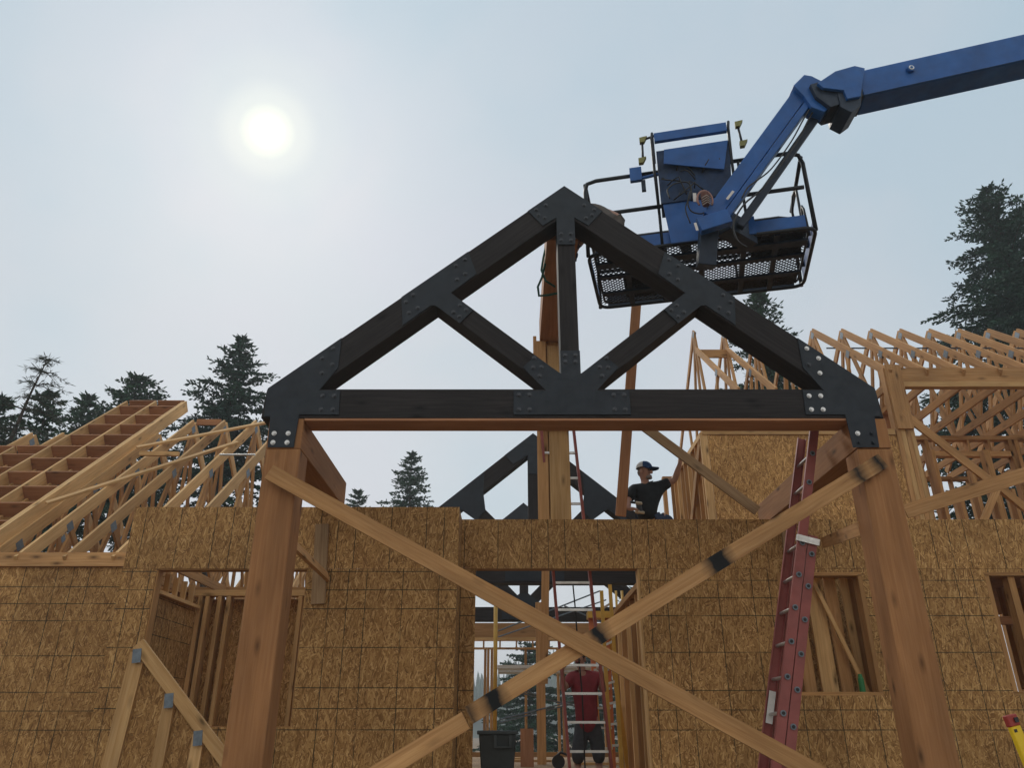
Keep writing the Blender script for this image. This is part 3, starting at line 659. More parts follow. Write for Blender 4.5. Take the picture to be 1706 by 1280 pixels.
# green can on the sill
cn = thing('spray_can', 'green can standing on the sill of the window by the right post', 'can', (4.05, 9.36, win1[2] + .012))
c = P(1437, 1150, 9.36); zb = win1[2] + .012
MB().tube([(c.x, 9.36, zb), (c.x, 9.36, zb + .14)], .033, 14).build('body', 'can_green', cn, smooth=False)
MB().tube([(c.x, 9.36, zb + .14), (c.x, 9.36, zb + .155), (c.x, 9.36, zb + .19)], .030, 12, r1=.020).build('cap', 'can_green', cn)
# ------------------------------------------------------------------ right extension ladder (rungs run along Y)
ld = thing('extension_ladder', 'red extension ladder leaning on the right side beam', 'ladder', (1.9, 7.4, 0))
bot, top = Vector((1.915, 0, 0.0)), Vector((3.09, 0, Z(2.80)))
dl = (top - bot).normalized(); nl = Vector((-dl.z, 0, dl.x))      # to the climber's (left) side
def rail(y, off, s0, s1, w=.085):
    p = bot + nl * off; m = MB()
    a, c = p + dl * s0, p + dl * s1; a.y = c.y = y
    fl = .03 if y < 7.4 else -.03
    m.board(a, c, w, .006, (0, 1, 0))
    for q in (-1, 1): m.board(a + nl * q * (w / 2 - .002) + Vector((0, fl / 2, 0)), c + nl * q * (w / 2 - .002) + Vector((0, fl / 2, 0)), .03, .005, nl)
    return m
Ltot = (top - bot).length
for off, s0, s1 in ((.05, 1.0, Ltot), (-.045, 0, 3.42)):
    for y in (7.2, 7.6): rail(y, off, s0, s1).build('rail', 'ladder_red', ld)
    k = 0; s = s0 + .19
    while s < s1 - .05:
        p = bot + nl * off + dl * s
        m = MB(); m.tube([(p.x, 7.185, p.z), (p.x, 7.615, p.z)], .016, 10)
        r_ = m.build('rung', 'aluminium', ld)
        m = MB(); m.tube([(p.x, 7.192, p.z), (p.x, 7.184, p.z)], .026, 12); c_ = m.build('rung_collar', 'truss_metal', r_)
        m = MB(); m.tube([(p.x, 7.183, p.z), (p.x, 7.181, p.z)], .015, 10); m.build('rung_hole', 'tool_dark', r_)
        s += .305
p = bot + dl * 3.36
b = MB(); b.board(Vector((p.x, 7.185, p.z)) - nl * .10, Vector((p.x, 7.185, p.z)) + nl * .11, .06, .03, (0, 1, 0)); b.build('guide_bracket', 'aluminium', ld)
p = bot + nl * .05 + dl * 1.88
b = MB(); b.board(Vector((p.x, 7.565, p.z)) - dl * .16, Vector((p.x, 7.565, p.z)) + dl * .12, .06, .004, (0, 1, 0)); b.build('sticker', 'sticker_white', ld)
# ------------------------------------------------------------------ centre ladder behind the doorway wall
l2 = thing('extension_ladder', 'red extension ladder standing in the doorway and rising above the wall', 'ladder', (1.2, 10.2, FL))
def lad2(side):
    a = P(*((972, 862) if side else (914, 862)), 9.52); c = P(*((1019, 1280) if side else (949, 1280)), 10.12); d = c - a
    return a - d * .50, a + d * ((a.z - FL) / (a.z - c.z))
ra, rb = lad2(1); la, lb = lad2(0)
for a, c in ((ra, rb), (la, lb)):
    b = MB(); b.board(a, c, .032, .08); b.build('rail', 'ladder_red', l2)
    b = MB(); b.board(a + (c - a) * .45 + Vector((0, .05, 0)), c + Vector((0, .05, 0)), .03, .06); b.build('rail', 'ladder_red', l2)
n_r = int((rb - ra).length / .305)
for k in range(1, n_r):
    f_ = k / n_r
    b = MB(); b.board(la.lerp(lb, f_), ra.lerp(rb, f_), .028, .03); b.build('rung', 'aluminium', l2)
rp_ = MB(); rp_.tube([P(953, 960, 9.9), P(958, 1010, 9.9), P(963, 1080, 9.95), P(970, 1160, 10), P(975, 1290, 10.05)], .009, 6); rp_.build('rope', 'rope_dark', l2)
# ------------------------------------------------------------------ rear trusses
def rear_truss(label, Y, apex_px, zc0, zc1, hw, D=.25):
    a = P(*apex_px, Y); xc, za = a.x, a.z; h = za - zc1; sl = .83
    t = thing('timber_truss', label, 'roof truss', (xc, Y, zc0))
    hw = (za - zc1) / sl; VTt = .36
    for s in (-1, 1):
        pts = [(xc + s * hw, zc1), (xc, za), (xc, za - VTt), (xc + s * (hw - VTt / sl), zc1)]
        MB().prism(pts if s == 1 else pts[::-1], Y, Y + D, -s * math.atan(sl)).build('rafter', 'black_timber', t)
        r0 = (za - VTt - zc1 - .1) / (2 * sl); q = (xc + s * r0, za - VTt - sl * r0)
        b = MB(); b.board((xc + s * .12, Y + .12, zc1 + .08), (q[0], Y + .12, q[1] + .06), .22, D - .02); b.build('web', 'black_timber', t)
        gp = [(q[0] - .34, q[1] + .26 - s * -.0), (q[0] + .34, q[1] + .26)]
        cxx = r0; A2 = lambda r, d: (xc + s * (r - .64 * d), za - sl * r - .768 * d)
        pl = [A2(r0 - .28, .01), A2(r0 + .45, .01), A2(r0 + .62, .27), A2(r0 + .3, .27), (xc + s * (r0 - .16), q[1] - .30), (xc + s * (r0 - .32), q[1] - .12), A2(r0 - .1, .27)]
        MB().prism(pl if s == 1 else pl[::-1], Y - .012, Y - .002).build('gusset_plate', 'black_steel', t)
    MB().prism([(xc - hw - .1, zc0), (xc + hw + .1, zc0), (xc + hw, zc1), (xc - hw, zc1)], Y + .001, Y + D).build('bottom_chord', 'black_timber', t)
    MB().box((xc - .1, Y + .004, zc1), (xc + .1, Y + D - .004, za - VTt), 2).build('king_post', 'black_timber', t)
    MB().prism([(xc - .36, za - .36 * sl - .30), (xc - .1, za - .42), (xc - .1, za - .78), (xc + .1, za - .78), (xc + .1, za - .42), (xc + .36, za - .36 * sl - .30), (xc + .52, za - .43), (xc, za - .005), (xc - .52, za - .43)], Y - .012, Y - .002).build('gusset_plate', 'black_steel', t)
    MB().prism([(xc - .5, zc0 + .03), (xc + .5, zc0 + .03), (xc + .5, zc1 - .02), (xc + .1, zc1 + .3), (xc - .1, zc1 + .3), (xc - .5, zc1 - .02)], Y - .012, Y - .002).build('gusset_plate', 'black_steel', t)
    return t
rear_truss('dark timber truss whose peak shows behind the ridge prop, above the wall', 13.2, (888, 722), Z(2.30), Z(2.60), 2.9)
rear_truss('farthest dark timber truss, its webs seen through the top of the doorway', 18.0, (872, 838), Z(2.30), Z(2.60), 2.9)
# ------------------------------------------------------------------ inside the doorway
fw = thing('window_wall', 'far framed wall of the house with tall window openings, seen through the doorway', 'wall', (1, 20, FL))
MB().box((-9, 20, Z(2.16)), (9, 20.14, Z(2.5)), 0).build('beam', 'fir_board', fw)
MB().box((-9, 19.98, Z(2.08)), (9, 20.14, Z(2.155)), 0).build('top_plate', 'pale_lumber', fw)
MB().box((-9, 20, Z(1.88)), (9, 20.14, Z(1.92)), 0).build('opening_header', 'stud_lumber', fw)
for k in range(30): MB().box((-6 + .406 * k, 20, Z(1.92)), (-5.962 + .406 * k, 20.14, Z(2.08)), 2).build('cripple', 'stud_lumber', fw)
MB().box((-9, 20, FL), (9, 20.14, FL + .1), 0).build('bottom_plate', 'stud_lumber', fw)
for u in (808, 813, 819, 824, 876, 930, 938, 968, 1006, 1016, 1030, 1042, 1049, 1062, 760, 700, 640):
    c = P(u, 1130, 20); MB().box((c.x - .03, 20, FL + .1), (c.x + .03, 20.14, Z(1.88)), 2).build('stud', 'stud_lumber', fw)
sw2 = thing('stud_wall', 'stud wall running back from the right side of the doorway', 'wall', (1.8, 11, FL))
for k, (xx, yy) in enumerate(((1.66, 9.9), (1.66, 10.3), (1.7, 10.9), (1.7, 11.4), (1.72, 12.0), (1.72, 12.6), (1.75, 13.3), (1.75, 14.0))):
    MB().box((xx, yy, FL), (xx + .14, yy + .06, Z(1.75)), 2).build('stud', 'stud_lumber' if k % 2 else 'pale_lumber', sw2)
MB().box((1.66, 9.7, Z(1.755)), (1.86, 14.1, Z(1.83)), 1).build('top_plate', 'stud_lumber', sw2)
c = P(903, 1272, 15.3)
MB_ = MB().box((c.x - .08, 15.3, FL), (c.x + .08, 15.44, Z(2.3)), 2)
one(MB_, 'interior_post', 'fir_board', 'single lumber post standing in the middle of the house floor', 'post')
pix_board('interior_brace', 'fir_board', 'tall plank standing just inside the doorway, left of the red ladder', (909, 940), (906, 1140), 11.2, .11)
# scaffold
sf = thing('scaffold', 'yellow scaffold frame with an aluminium deck inside the house', 'scaffold', (.2, 16.5, FL))
for u, Y in ((826, 15.2), (826, 16.6), (1036, 15.2), (1026, 16.6)):
    a = P(u, 1006 if u < 900 else 985, Y); MB().tube([(a.x, Y, FL), (a.x, Y, a.z)], .038 if u < 900 and Y < 16 else .025, 8).build('upright', 'ladder_yellow', sf, smooth=True)
a, c = P(829, 1113, 15.4), P(1030, 1113, 15.4)
MB().box((a.x, 15.2, a.z - .03), (c.x, 15.55, a.z + .03), 0).build('deck', 'aluminium', sf)
MB().box((a.x, 15.9, a.z - .05), (c.x, 16.4, a.z + .02), 0).build('deck', 'aluminium', sf)
for (u, v, u2, v2, Y) in ((832, 1205, 1025, 1155, 16.2), (832, 1200, 1030, 1150, 15.3), (865, 1155, 1030, 1195, 16.2), (830, 1052, 1000, 985, 15.3), (830, 1062, 1010, 1000, 16.2), (830, 1142, 900, 1160, 16.2), (940, 1010, 1030, 1050, 15.3)):
    MB().tube([P(u, v, Y), P(u2, v2, Y)], .014, 6).build('cross_brace', 'truss_metal', sf)
# step ladder
sl2 = thing('step_ladder', 'orange and yellow step ladder standing open behind the climbing man', 'ladder', (1.3, 12.3, FL))
tl, trr = P(984, 1028, 12.3), P(1010, 1028, 12.3)
for t_, u2, Y2, mt in ((tl, 998, 11.9, 'ladder_orange'), (trr, 1022, 11.9, 'ladder_orange'), (tl, 1000, 12.9, 'ladder_yellow'), (trr, 1046, 12.9, 'ladder_yellow')):
    c = P(u2, 1280, Y2); c = t_ + (c - t_) * ((t_.z - FL) / (t_.z - c.z))
    b = MB(); b.board(t_, c, .07, .03); b.build('rail', mt, sl2)
MB().box((tl.x - .05, 12.2, tl.z - .03), (trr.x + .05, 12.45, tl.z + .07), 0).build('top_cap', 'ladder_yellow', sl2)
for k in range(1, 8):
    f_ = k / 8.2
    la_, ra_ = tl.lerp(P(998, 1290, 11.9), f_), trr.lerp(P(1022, 1290, 11.9), f_)
    b = MB(); b.board(la_ + Vector((0, -.03, 0)), ra_ + Vector((.0, -.03, 0)), .03, .07); b.build('tread', 'aluminium', sl2)
s3 = thing('step_ladder', 'tall yellow ladder leaning against the studs right of the climbing man', 'ladder', (1.9, 11.5, FL))
for a, c in (((1016, 975), (1036, 1280)), ((1002, 985), (1018, 1280))):
    pa_, pc = P(*a, 11.3), P(*c, 11.0); pc = pa_ + (pc - pa_) * ((pa_.z - FL) / (pa_.z - pc.z)); b = MB(); b.board(pa_, pc, .05, .03); b.build('rail', 'ladder_yellow', s3)
for k in range(1, 9):
    f_ = k / 9; b = MB(); b.board(P(1002, 985, 11.3).lerp(P(1018, 1280, 11.0), f_), P(1016, 975, 11.3).lerp(P(1036, 1280, 11.0), f_), .03, .02); b.build('rung', 'aluminium', s3)
# bin
bn = thing('trash_bin', 'dark grey wheeled trash bin standing in the doorway', 'bin', (-.22, 10.3, FL))
c0, c1 = P(795, 1218, 10.1), P(863, 1218, 10.1); xa, xb, zt_ = c0.x, c1.x, c0.z
m = MB(); ins = .06
lo_ = [Vector((xa + ins, 10.15, FL)), Vector((xb - ins, 10.15, FL)), Vector((xb - ins, 10.6, FL)), Vector((xa + ins, 10.6, FL))]
hi_ = [Vector((xa + .02, 10.08, zt_ - .04)), Vector((xb - .02, 10.08, zt_ - .04)), Vector((xb - .02, 10.66, zt_ - .04)), Vector((xa + .02, 10.66, zt_ - .04))]
m.hexa(lo_ + hi_); m.build('body', 'bin_grey', bn, bevel=.015)
MB().box((xa, 10.06, zt_ - .045), (xb, 10.68, zt_), 0).build('rim', 'bin_grey', bn, bevel=.008)
for dx_ in (.20, .38): MB().box((xa + dx_, 10.06, zt_ - .19), (xa + dx_ + .035, 10.10, zt_ - .046), 2).build('handle_bracket', 'bin_grey', bn)
MB().box((xa + .235, 10.055, zt_ - .19), (xa + .38, 10.075, zt_ - .17), 0).build('handle', 'bin_grey', bn)
for dx_ in (ins + .02, xb - xa - ins - .06): MB().tube([(xa + dx_, 10.62, FL + .1), (xa + dx_ + .04, 10.62, FL + .1)], .1, 14).build('wheel', 'tool_dark', bn)
c = P(878, 1240, 14.2)
one(MB().box((c.x - .11, 14.2, FL), (c.x + .11, 14.24, P(878, 1215, 14.2).z), 2), 'wood_offcut', 'ridge_wood', 'reddish upright panel offcut between the bin and the centre post', 'board')
sw_ = thing('circular_saw', 'small black power saw on the floor beside the red ladder', 'power tool', (.87, 13.5, FL))
c = P(932, 1262, 13.2); z0 = P(932, 1258, 13.2).z
MB().tube([(c.x - .02, 13.15, FL + .11), (c.x - .02, 13.2, FL + .11)], .1, 18).build('blade_guard', 'tool_dark', sw_)
MB().box((c.x - .17, 13.1, FL), (c.x + .17, 13.3, FL + .012), 0).build('base_plate', 'aluminium', sw_)
MB().tube([(c.x - .02, 13.21, FL + .12), (c.x - .02, 13.36, FL + .12)], .06, 12).build('motor', 'tool_dark', sw_)
MB().tube([(c.x - .08, 13.2, FL + .16), (c.x + .02, 13.2, FL + .24), (c.x + .14, 13.2, FL + .2), (c.x + .15, 13.2, FL + .08)], .02, 8).build('handle', 'tool_dark', sw_, smooth=True)
for k, (u, Y, w_) in enumerate(((880, 16.5, .9), (1000, 15.0, .7), (840, 18.0, .7))):
    c = P(u, 1262, Y); m = MB()
    m.box((c.x - w_ / 2, Y, FL + .002), (c.x + w_ / 2, Y + .2, FL + .042), 0)
    one(m, 'floor_board', 'pale_lumber', ['loose board on the floor between the bin and the centre post', 'loose board on the floor behind the climbing man', 'loose board on the far floor behind the bin'][k], 'board')
# ------------------------------------------------------------------ level tool
lv = thing('spirit_level', 'yellow spirit level with a red end standing at the lower right edge', 'level', (3.2, 4.4, 0))
la_ = P(1681, 1192, 4.4); d_ = (P(1722, 1290, 4.4) - la_).normalized(); lb_ = la_ + d_ * ((la_.z - .01) / -d_.z)
b = MB(); b.board(la_ + d_ * .055, lb_ - d_ * .05, .066, .028, (.25, -1, .1)); b.build('beam', 'level_yellow', lv, bevel=.004)
b = MB(); b.board(la_, la_ + d_ * .055, .07, .032, (.25, -1, .1)); b.build('end_cap', 'level_red', lv, bevel=.004)
b = MB(); b.board(lb_ - d_ * .05, lb_, .07, .032, (.25, -1, .1)); b.build('end_cap', 'level_red', lv, bevel=.004)
b = MB(); b.board(la_ + d_ * .012 + Vector((.018, -.018, 0)), la_ + d_ * .036 + Vector((.018, -.018, 0)), .024, .004, (.25, -1, .1)); b.build('logo_patch', 'tool_dark', lv)
b = MB(); b.board(la_ + d_ * .07 + Vector((-.01, -.0165, 0)), la_ + d_ * .085 + Vector((-.01, -.0165, 0)), .02, .003, (.25, -1, .1)); b.build('logo_patch', 'tool_dark', lv)
# ------------------------------------------------------------------ boom lift
lift = thing('boom_lift', 'blue boom lift with a mesh-floored basket hanging above the truss', 'boom lift', (3.97, 6.6, Z(6.79)))
O = Vector((.88, 7.5, Z(5.04))); ax = Vector((.976, -.219, 0)); bx_ = Vector((.219, .976, 0)); up = Vector((0, 0, 1)); BL, BD = 2.51, 1.25
Q = lambda s, d, h: O + ax * s + bx_ * d + up * h
def tubeq(name, pts, r=.024, mat='tube_black', par=lift): m = MB(); m.tube([Q(*p) for p in pts], r, 8); return m.build(name, mat, par, smooth=True)
def rounded(pts, r=.12, n=5):
    out = []
    pts = [Vector(p) for p in pts]; m = len(pts)
    for i in range(m):
        a, b, c = pts[i - 1], pts[i], pts[(i + 1) % m]
        u = (a - b).normalized(); v = (c - b).normalized()
        for k in range(n + 1):
            t = k / n; out.append(tuple((b + u * r) * (1 - t) ** 2 + b * 2 * t * (1 - t) + (b + v * r) * t ** 2))
    out.append(out[0]); return out
tubeq('floor_rim', rounded([(0, 0, 0), (BL, 0, 0), (BL, BD, 0), (0, BD, 0)], .14), .022)
tubeq('floor_rim', rounded([(.07, .05, .02), (BL - .07, .05, .02), (BL - .07, BD - .07, .02), (.07, BD - .07, .02)], .1), .014)
# expanded-metal floor
m = MB(); cw, chh = .062, .028
def strand(a, c): m.board(Q(*a), Q(*c), .013, .006, up)
ny = int(BD / chh); nx = int(BL / cw)
for j in range(2, ny - 2):
    for i in range(1, nx):
        s0 = i * cw + (cw / 2 if j % 2 else 0); d0 = j * chh
        if s0 > BL - .12: continue
        strand((s0, d0, .012), (s0 + cw / 2, d0 + chh, .012)); strand((s0 + cw / 2, d0 + chh, .012) if False else (s0, d0, .012), (s0 - cw / 2, d0 + chh, .012))
m.build('mesh_floor', 'tube_black', lift)
for s in (.42, .85, 1.28, 1.75, 2.1): m = MB(); m.board(Q(s, .03, -.012), Q(s, BD - .05, -.012), .06, .03, up); m.build('floor_joist', 'lift_dark', lift)
for d in (.22, .48, .86): m = MB(); m.board(Q(.08, d, -.03), Q(BL - .08, d, -.03), .07 if d > .3 else .11, .03, up); m.build('floor_joist', 'lift_dark', lift)
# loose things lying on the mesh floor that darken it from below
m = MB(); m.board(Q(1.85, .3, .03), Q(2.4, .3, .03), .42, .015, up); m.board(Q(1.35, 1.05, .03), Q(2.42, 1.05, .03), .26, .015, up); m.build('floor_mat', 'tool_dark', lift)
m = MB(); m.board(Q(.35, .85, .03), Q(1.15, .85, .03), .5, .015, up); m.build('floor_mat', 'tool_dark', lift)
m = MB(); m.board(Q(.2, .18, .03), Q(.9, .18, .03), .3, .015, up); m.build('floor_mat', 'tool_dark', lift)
# toe boards
for a, c in (((.1, .0, .10), (BL - .1, .0, .10)), ((.1, BD, .10), (BL - .1, BD, .10)), ((0, .1, .1), (0, BD - .1, .1)), ((BL, .1, .1), (BL, BD - .1, .1))):
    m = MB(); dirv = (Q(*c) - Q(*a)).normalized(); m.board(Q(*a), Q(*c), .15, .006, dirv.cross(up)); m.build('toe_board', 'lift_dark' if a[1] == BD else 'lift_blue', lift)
# rails
H1, H2 = 1.05, .55
tubeq('top_rail', [(1.75, 0, H1), (BL - .16, 0, H1), (BL - .04, .02, H1 - .03), (BL, .06, H1 - .12), (BL, .06, .0)])
tubeq('top_rail', [(.9, 0, H1), (.14, 0, H1), (.03, .0, H1 - .03), (0, .03, H1 - .12), (0, .03, 0)])
tubeq('top_rail', [(.05, BD, H1), (BL - .15, BD, H1), (BL - .04, BD, H1 - .03), (BL, BD - .02, H1 - .14), (BL - .02, BD, 0)])
tubeq('top_rail', [(0, .05, H1), (0, BD - .1, H1), (0, BD, H1 - .1), (0, BD, 0)])
tubeq('top_rail', [(BL, .1, H1), (BL, BD - .1, H1)])
for d in (0, BD):
    tubeq('mid_rail', [(.02, d, H2), (.9, d, H2)]); tubeq('mid_rail', [(1.7 if d == 0 else .9, d, H2), (BL - .3, d, H2), (BL - .05, d, H2 + (.0 if d == 0 else .05))])
tubeq('mid_rail', [(0, 0, H2), (0, BD, H2)])
for s, d in ((.85, 0), (.82, BD), (1.75, BD), (1.8, 0)): tubeq('rail_post', [(s, d, 0), (s, d, H1)], .017)
tubeq('gate', [(BL - .02, .55, .1), (BL - .02, .55, .95), (BL - .03, .75, 1.0), (BL - .03, .95, .9), (BL - .02, .95, .1)], .017)
tubeq('gate', [(BL - .02, .3, .1), (BL - .02, .35, .5), (BL - .02, .42, .6), (BL - .02, .5, .48), (BL - .02, .5, .1)], .014)
m = MB(); m.board(Q(.62, -.05, H1 - .13), Q(.62, -.05, H1 + .06), .14, .05, -bx_); m.build('socket_box', 'lift_blue', lift)
m = MB(); m.board(Q(.70, -.04, H1 - .28), Q(.70, -.04, H1 - .13), .05, .04, -bx_); m.build('plug', 'lift_dark', lift)
tubeq('console_arm', [(.66, -.05, H1 - .1), (.98, -.1, H1 - .1)], .02, 'lift_blue')
# control console, near side
s0, s1 = .90, 1.67
def panel(name, mat, quad, t=.02):
    a, b, c, d = [Q(*q) for q in quad]; n = (b - a).cross(d - a).normalized() * t
    m = MB(); m.hexa([a, b, b + n, a + n, d, c, c + n, d + n]); return m.build(name, mat, lift)
panel('mount_panel', 'lift_blue', [(s0 + .05, -.06, -.03), (s1 - .05, -.06, -.03), (s1 - .1, -.08, .50), (s0, -.08, .50)])
panel('mount_panel', 'lift_blue', [(s1 - .05, -.05, -.03), (s1 + .2, -.05, -.03), (s1 + .2, -.05, .2), (s1 - .05, -.05, .2)])
m = MB(); m.hexa([Q(s0 - .02, -.12, .5), Q(s1, -.12, .5), Q(s1, .16, .5), Q(s0 - .02, .16, .5), Q(s0 - .02, -.24, 1.16), Q(s1 + .04, -.24, 1.16), Q(s1 + .04, .12, 1.16), Q(s0 - .02, .12, 1.16)]); m.build('console_box', 'panel_dark', lift)
panel('console_plate', 'lift_blue', [(s0 + .05, -.262, .95), (s1 - .06, -.222, .78), (s1 + .02, -.262, 1.15), (s0 + .07, -.262, 1.15)], -.015)
m = MB(); m.board(Q(s0 - .03, -.30, 1.30), Q(s1 + .02, -.30, 1.30), .12, .05, -bx_); m.build('console_bar', 'lift_blue', lift)
for s in (s0 - .05, s1 + .05): tubeq('console_frame', [(s, -.05, .4), (s - .01, -.18, .9), (s - .01, -.30, 1.30), (s, -.30, 1.38), (s + .0, -.2, 1.38), (s, -.1, 1.1)], .017)
for s, h in ((s0 - .17, 1.32), (s1 + .15, 1.34), (s0 - .20, 1.02), (s1 + .17, 1.05)):
    m = MB(); m.hexa([Q(s - .03, -.3, h - .04), Q(s + .02, -.3, h - .04), Q(s + .02, -.25, h - .04), Q(s - .03, -.25, h - .04), Q(s - .03, -.3, h + .03), Q(s + .06, -.3, h + .04), Q(s + .06, -.25, h + .04), Q(s - .03, -.25, h + .03)]); m.build('clamp', 'bracket_green', lift)
tubeq('clamp_bar', [(s0 - .18, -.27, 1.0), (s0 - .17, -.27, 1.32)], .014); tubeq('clamp_bar', [(s1 + .17, -.27, 1.05), (s1 + .15, -.27, 1.34)], .014)
tubeq('clamp_bar', [(s0 - .17, -.27, 1.33), (s0 - .02, -.29, 1.35)], .014)
random.seed(5)
for k in range(9):
    a = (random.uniform(s0 + .05, s1 - .05), -.17, random.uniform(.5, .9)); bq = (a[0] + random.uniform(-.15, .15), -.28, a[2] + random.uniform(-.1, .15)); c = (a[0] + random.uniform(-.25, .25), -.19, a[2] + random.uniform(-.2, .1))
    a, bq, c = (a[0], -.19, a[2]), (bq[0], -.24, bq[2]), (c[0], -.2, c[2])
    tubeq('hydraulic_hose', [a, tuple(.5 * a[i] + .5 * bq[i] + (-.02 if i == 1 else 0) for i in range(3)), bq, tuple(.5 * c[i] + .5 * bq[i] for i in range(3)), c], .008, 'tool_dark')
# jib
def seg(name, mat, a, b, w, t, n=(0, -1, 0)): m = MB(); m.board(a, b, w, t, n); return m.build(name, mat, lift, bevel=.006)
J0, J1 = P(1186, 368, 6.86), P(1346, 150, 6.62)
seg('jib_arm', 'lift_blue', J0 + Vector((-.02, 0, .02)), J1 + Vector((-.03, 0, .02)), .17, .13); seg('jib_arm_rib', 'lift_blue', J0 + Vector((.10, -.02, -.04)), J1 + Vector((.08, -.02, -.06)), .075, .15)
seg('jib_plate', 'lift_blue', P(1164, 378, 6.80), P(1215, 362, 6.75), .17, .10)
seg('jib_link', 'lift_dark', P(1232, 378, 6.9), P(1378, 170, 6.66), .085, .09)
seg('jib_cylinder', 'lift_dark', P(1225, 345, 6.84), P(1335, 190, 6.66), .055, .055)
seg('rotator', 'lift_dark', P(1181, 378, 6.95), P(1176, 445, 7.05), .19, .16)
seg('rotator', 'lift_dark', P(1205, 372, 6.95), P(1250, 398, 7.2), .24, .2)
def pxhose(pts, r, Y, mat='tool_dark'):
    m = MB(); P3 = [P(u, v, Y + .012 * i) for i, (u, v) in enumerate(pts)]; out = []
    for i in range(len(P3) - 1):
        for k in range(4):
            p0, p1, p2, p3 = P3[max(i - 1, 0)], P3[i], P3[i + 1], P3[min(i + 2, len(P3) - 1)]; t = k / 4
            out.append(.5 * ((2 * p1) + (p2 - p0) * t + (2 * p0 - 5 * p1 + 4 * p2 - p3) * t * t + (3 * p1 - p0 - 3 * p2 + p3) * t ** 3))
    m.tube(out + [P3[-1]], r, 6); return m.build('hydraulic_hose', mat, lift, smooth=True)
pxhose([(1372, 158), (1352, 190), (1330, 232), (1300, 276), (1268, 316), (1240, 340), (1222, 372), (1228, 400), (1244, 412)], .011, 6.58)
pxhose([(1360, 165), (1340, 196), (1318, 236), (1286, 280), (1262, 300), (1246, 312), (1236, 330)], .009, 6.56)
pxhose([(1150, 318), (1146, 338), (1152, 352), (1168, 356), (1180, 350)], .008, 6.84)
pxhose([(1116, 330), (1112, 316), (1124, 306), (1146, 304), (1152, 322), (1142, 346), (1150, 372)], .008, 6.86)
seg('decal', 'sticker_white', P(1222, 318, 6.70), P(1211, 332, 6.71), .028, .004)
seg('decal', 'sticker_white', P(1158, 371, 6.735), P(1162, 384, 6.74), .03, .004)
m = MB()
def prismp(name, mat, px, Y0, Y1):
    a = [P(u, v, Y0) for u, v in px]; m = MB(); n = len(a); dv = Vector((0, Y1 - Y0, 0))
    m.face(a); m.face([p + dv for p in reversed(a)])
    for k in range(n): m.face([a[k], a[k] + dv, a[(k + 1) % n] + dv, a[(k + 1) % n]])
    return m.build(name, mat, lift, bevel=.004)
prismp('knuckle', 'lift_blue', [(1322, 142), (1340, 124), (1352, 126), (1368, 134), (1376, 150), (1382, 178), (1374, 186), (1352, 178), (1340, 160)], 6.52, 6.70)
prismp('knuckle', 'lift_blue', [(1362, 138), (1392, 118), (1424, 109), (1441, 113), (1434, 160), (1412, 164), (1406, 150), (1372, 146)], 6.42, 6.46)
prismp('knuckle', 'lift_blue', [(1362, 138), (1392, 118), (1424, 109), (1441, 113), (1434, 160), (1412, 164), (1406, 150), (1372, 146)], 6.78, 6.82)
prismp('knuckle', 'lift_dark', [(1350, 140), (1400, 126), (1420, 140), (1404, 172), (1384, 178), (1360, 160)], 6.47, 6.76)
prismp('knuckle', 'lift_dark', [(1394, 148), (1438, 148), (1434, 176), (1419, 187), (1401, 178)], 6.455, 6.80)  # dark bracket block, stretched to cover the sunlit boom end
bA = P(1434, 138, 6.48); bB = P(1706, 77, 6.18); bd = (bB - bA); bE = bA + bd * 3.0
m = MB(); m.board(bA + Vector((0, .17, 0)), bE + Vector((0, .17, 0)), .37, .33); m.build('boom', 'lift_blue', lift, bevel=.02)
m = MB(); m.board(bA + Vector((0, .17, 0)) - bd.normalized() * .02, bA + Vector((0, .17, 0)) + bd.normalized() * .005, .365, .325); m.build('boom_end_shade', 'tube_black', lift)  # dark cap added over the boom end, which would otherwise show sunlit
m = MB(); off = Vector((0, -.003, -.175)); m.board(bA + off, bE + off, .022, .012); m.build('boom_seam', 'lift_blue', lift)
for q, rr in ((.31, .045), (-.19, .03)):
    p = bA + bd * q + Vector((.0, -.03 if q > 0 else -.075, .03)); m = MB(); m.tube([p + Vector((0, .03, 0)), p], rr, 16); pn = m.build('pin', 'lift_blue', lift)
    m = MB(); m.tube([p + Vector((0, .0, 0)), p + Vector((0, -.008, 0))], rr * .66, 16); m.build('pin_cap', 'zinc_steel', pn)
    m = MB(); m.tube([p + Vector((0, -.006, 0)), p + Vector((0, -.012, 0))], rr * .35, 16); m.build('pin_cap', 'lift_blue', pn)
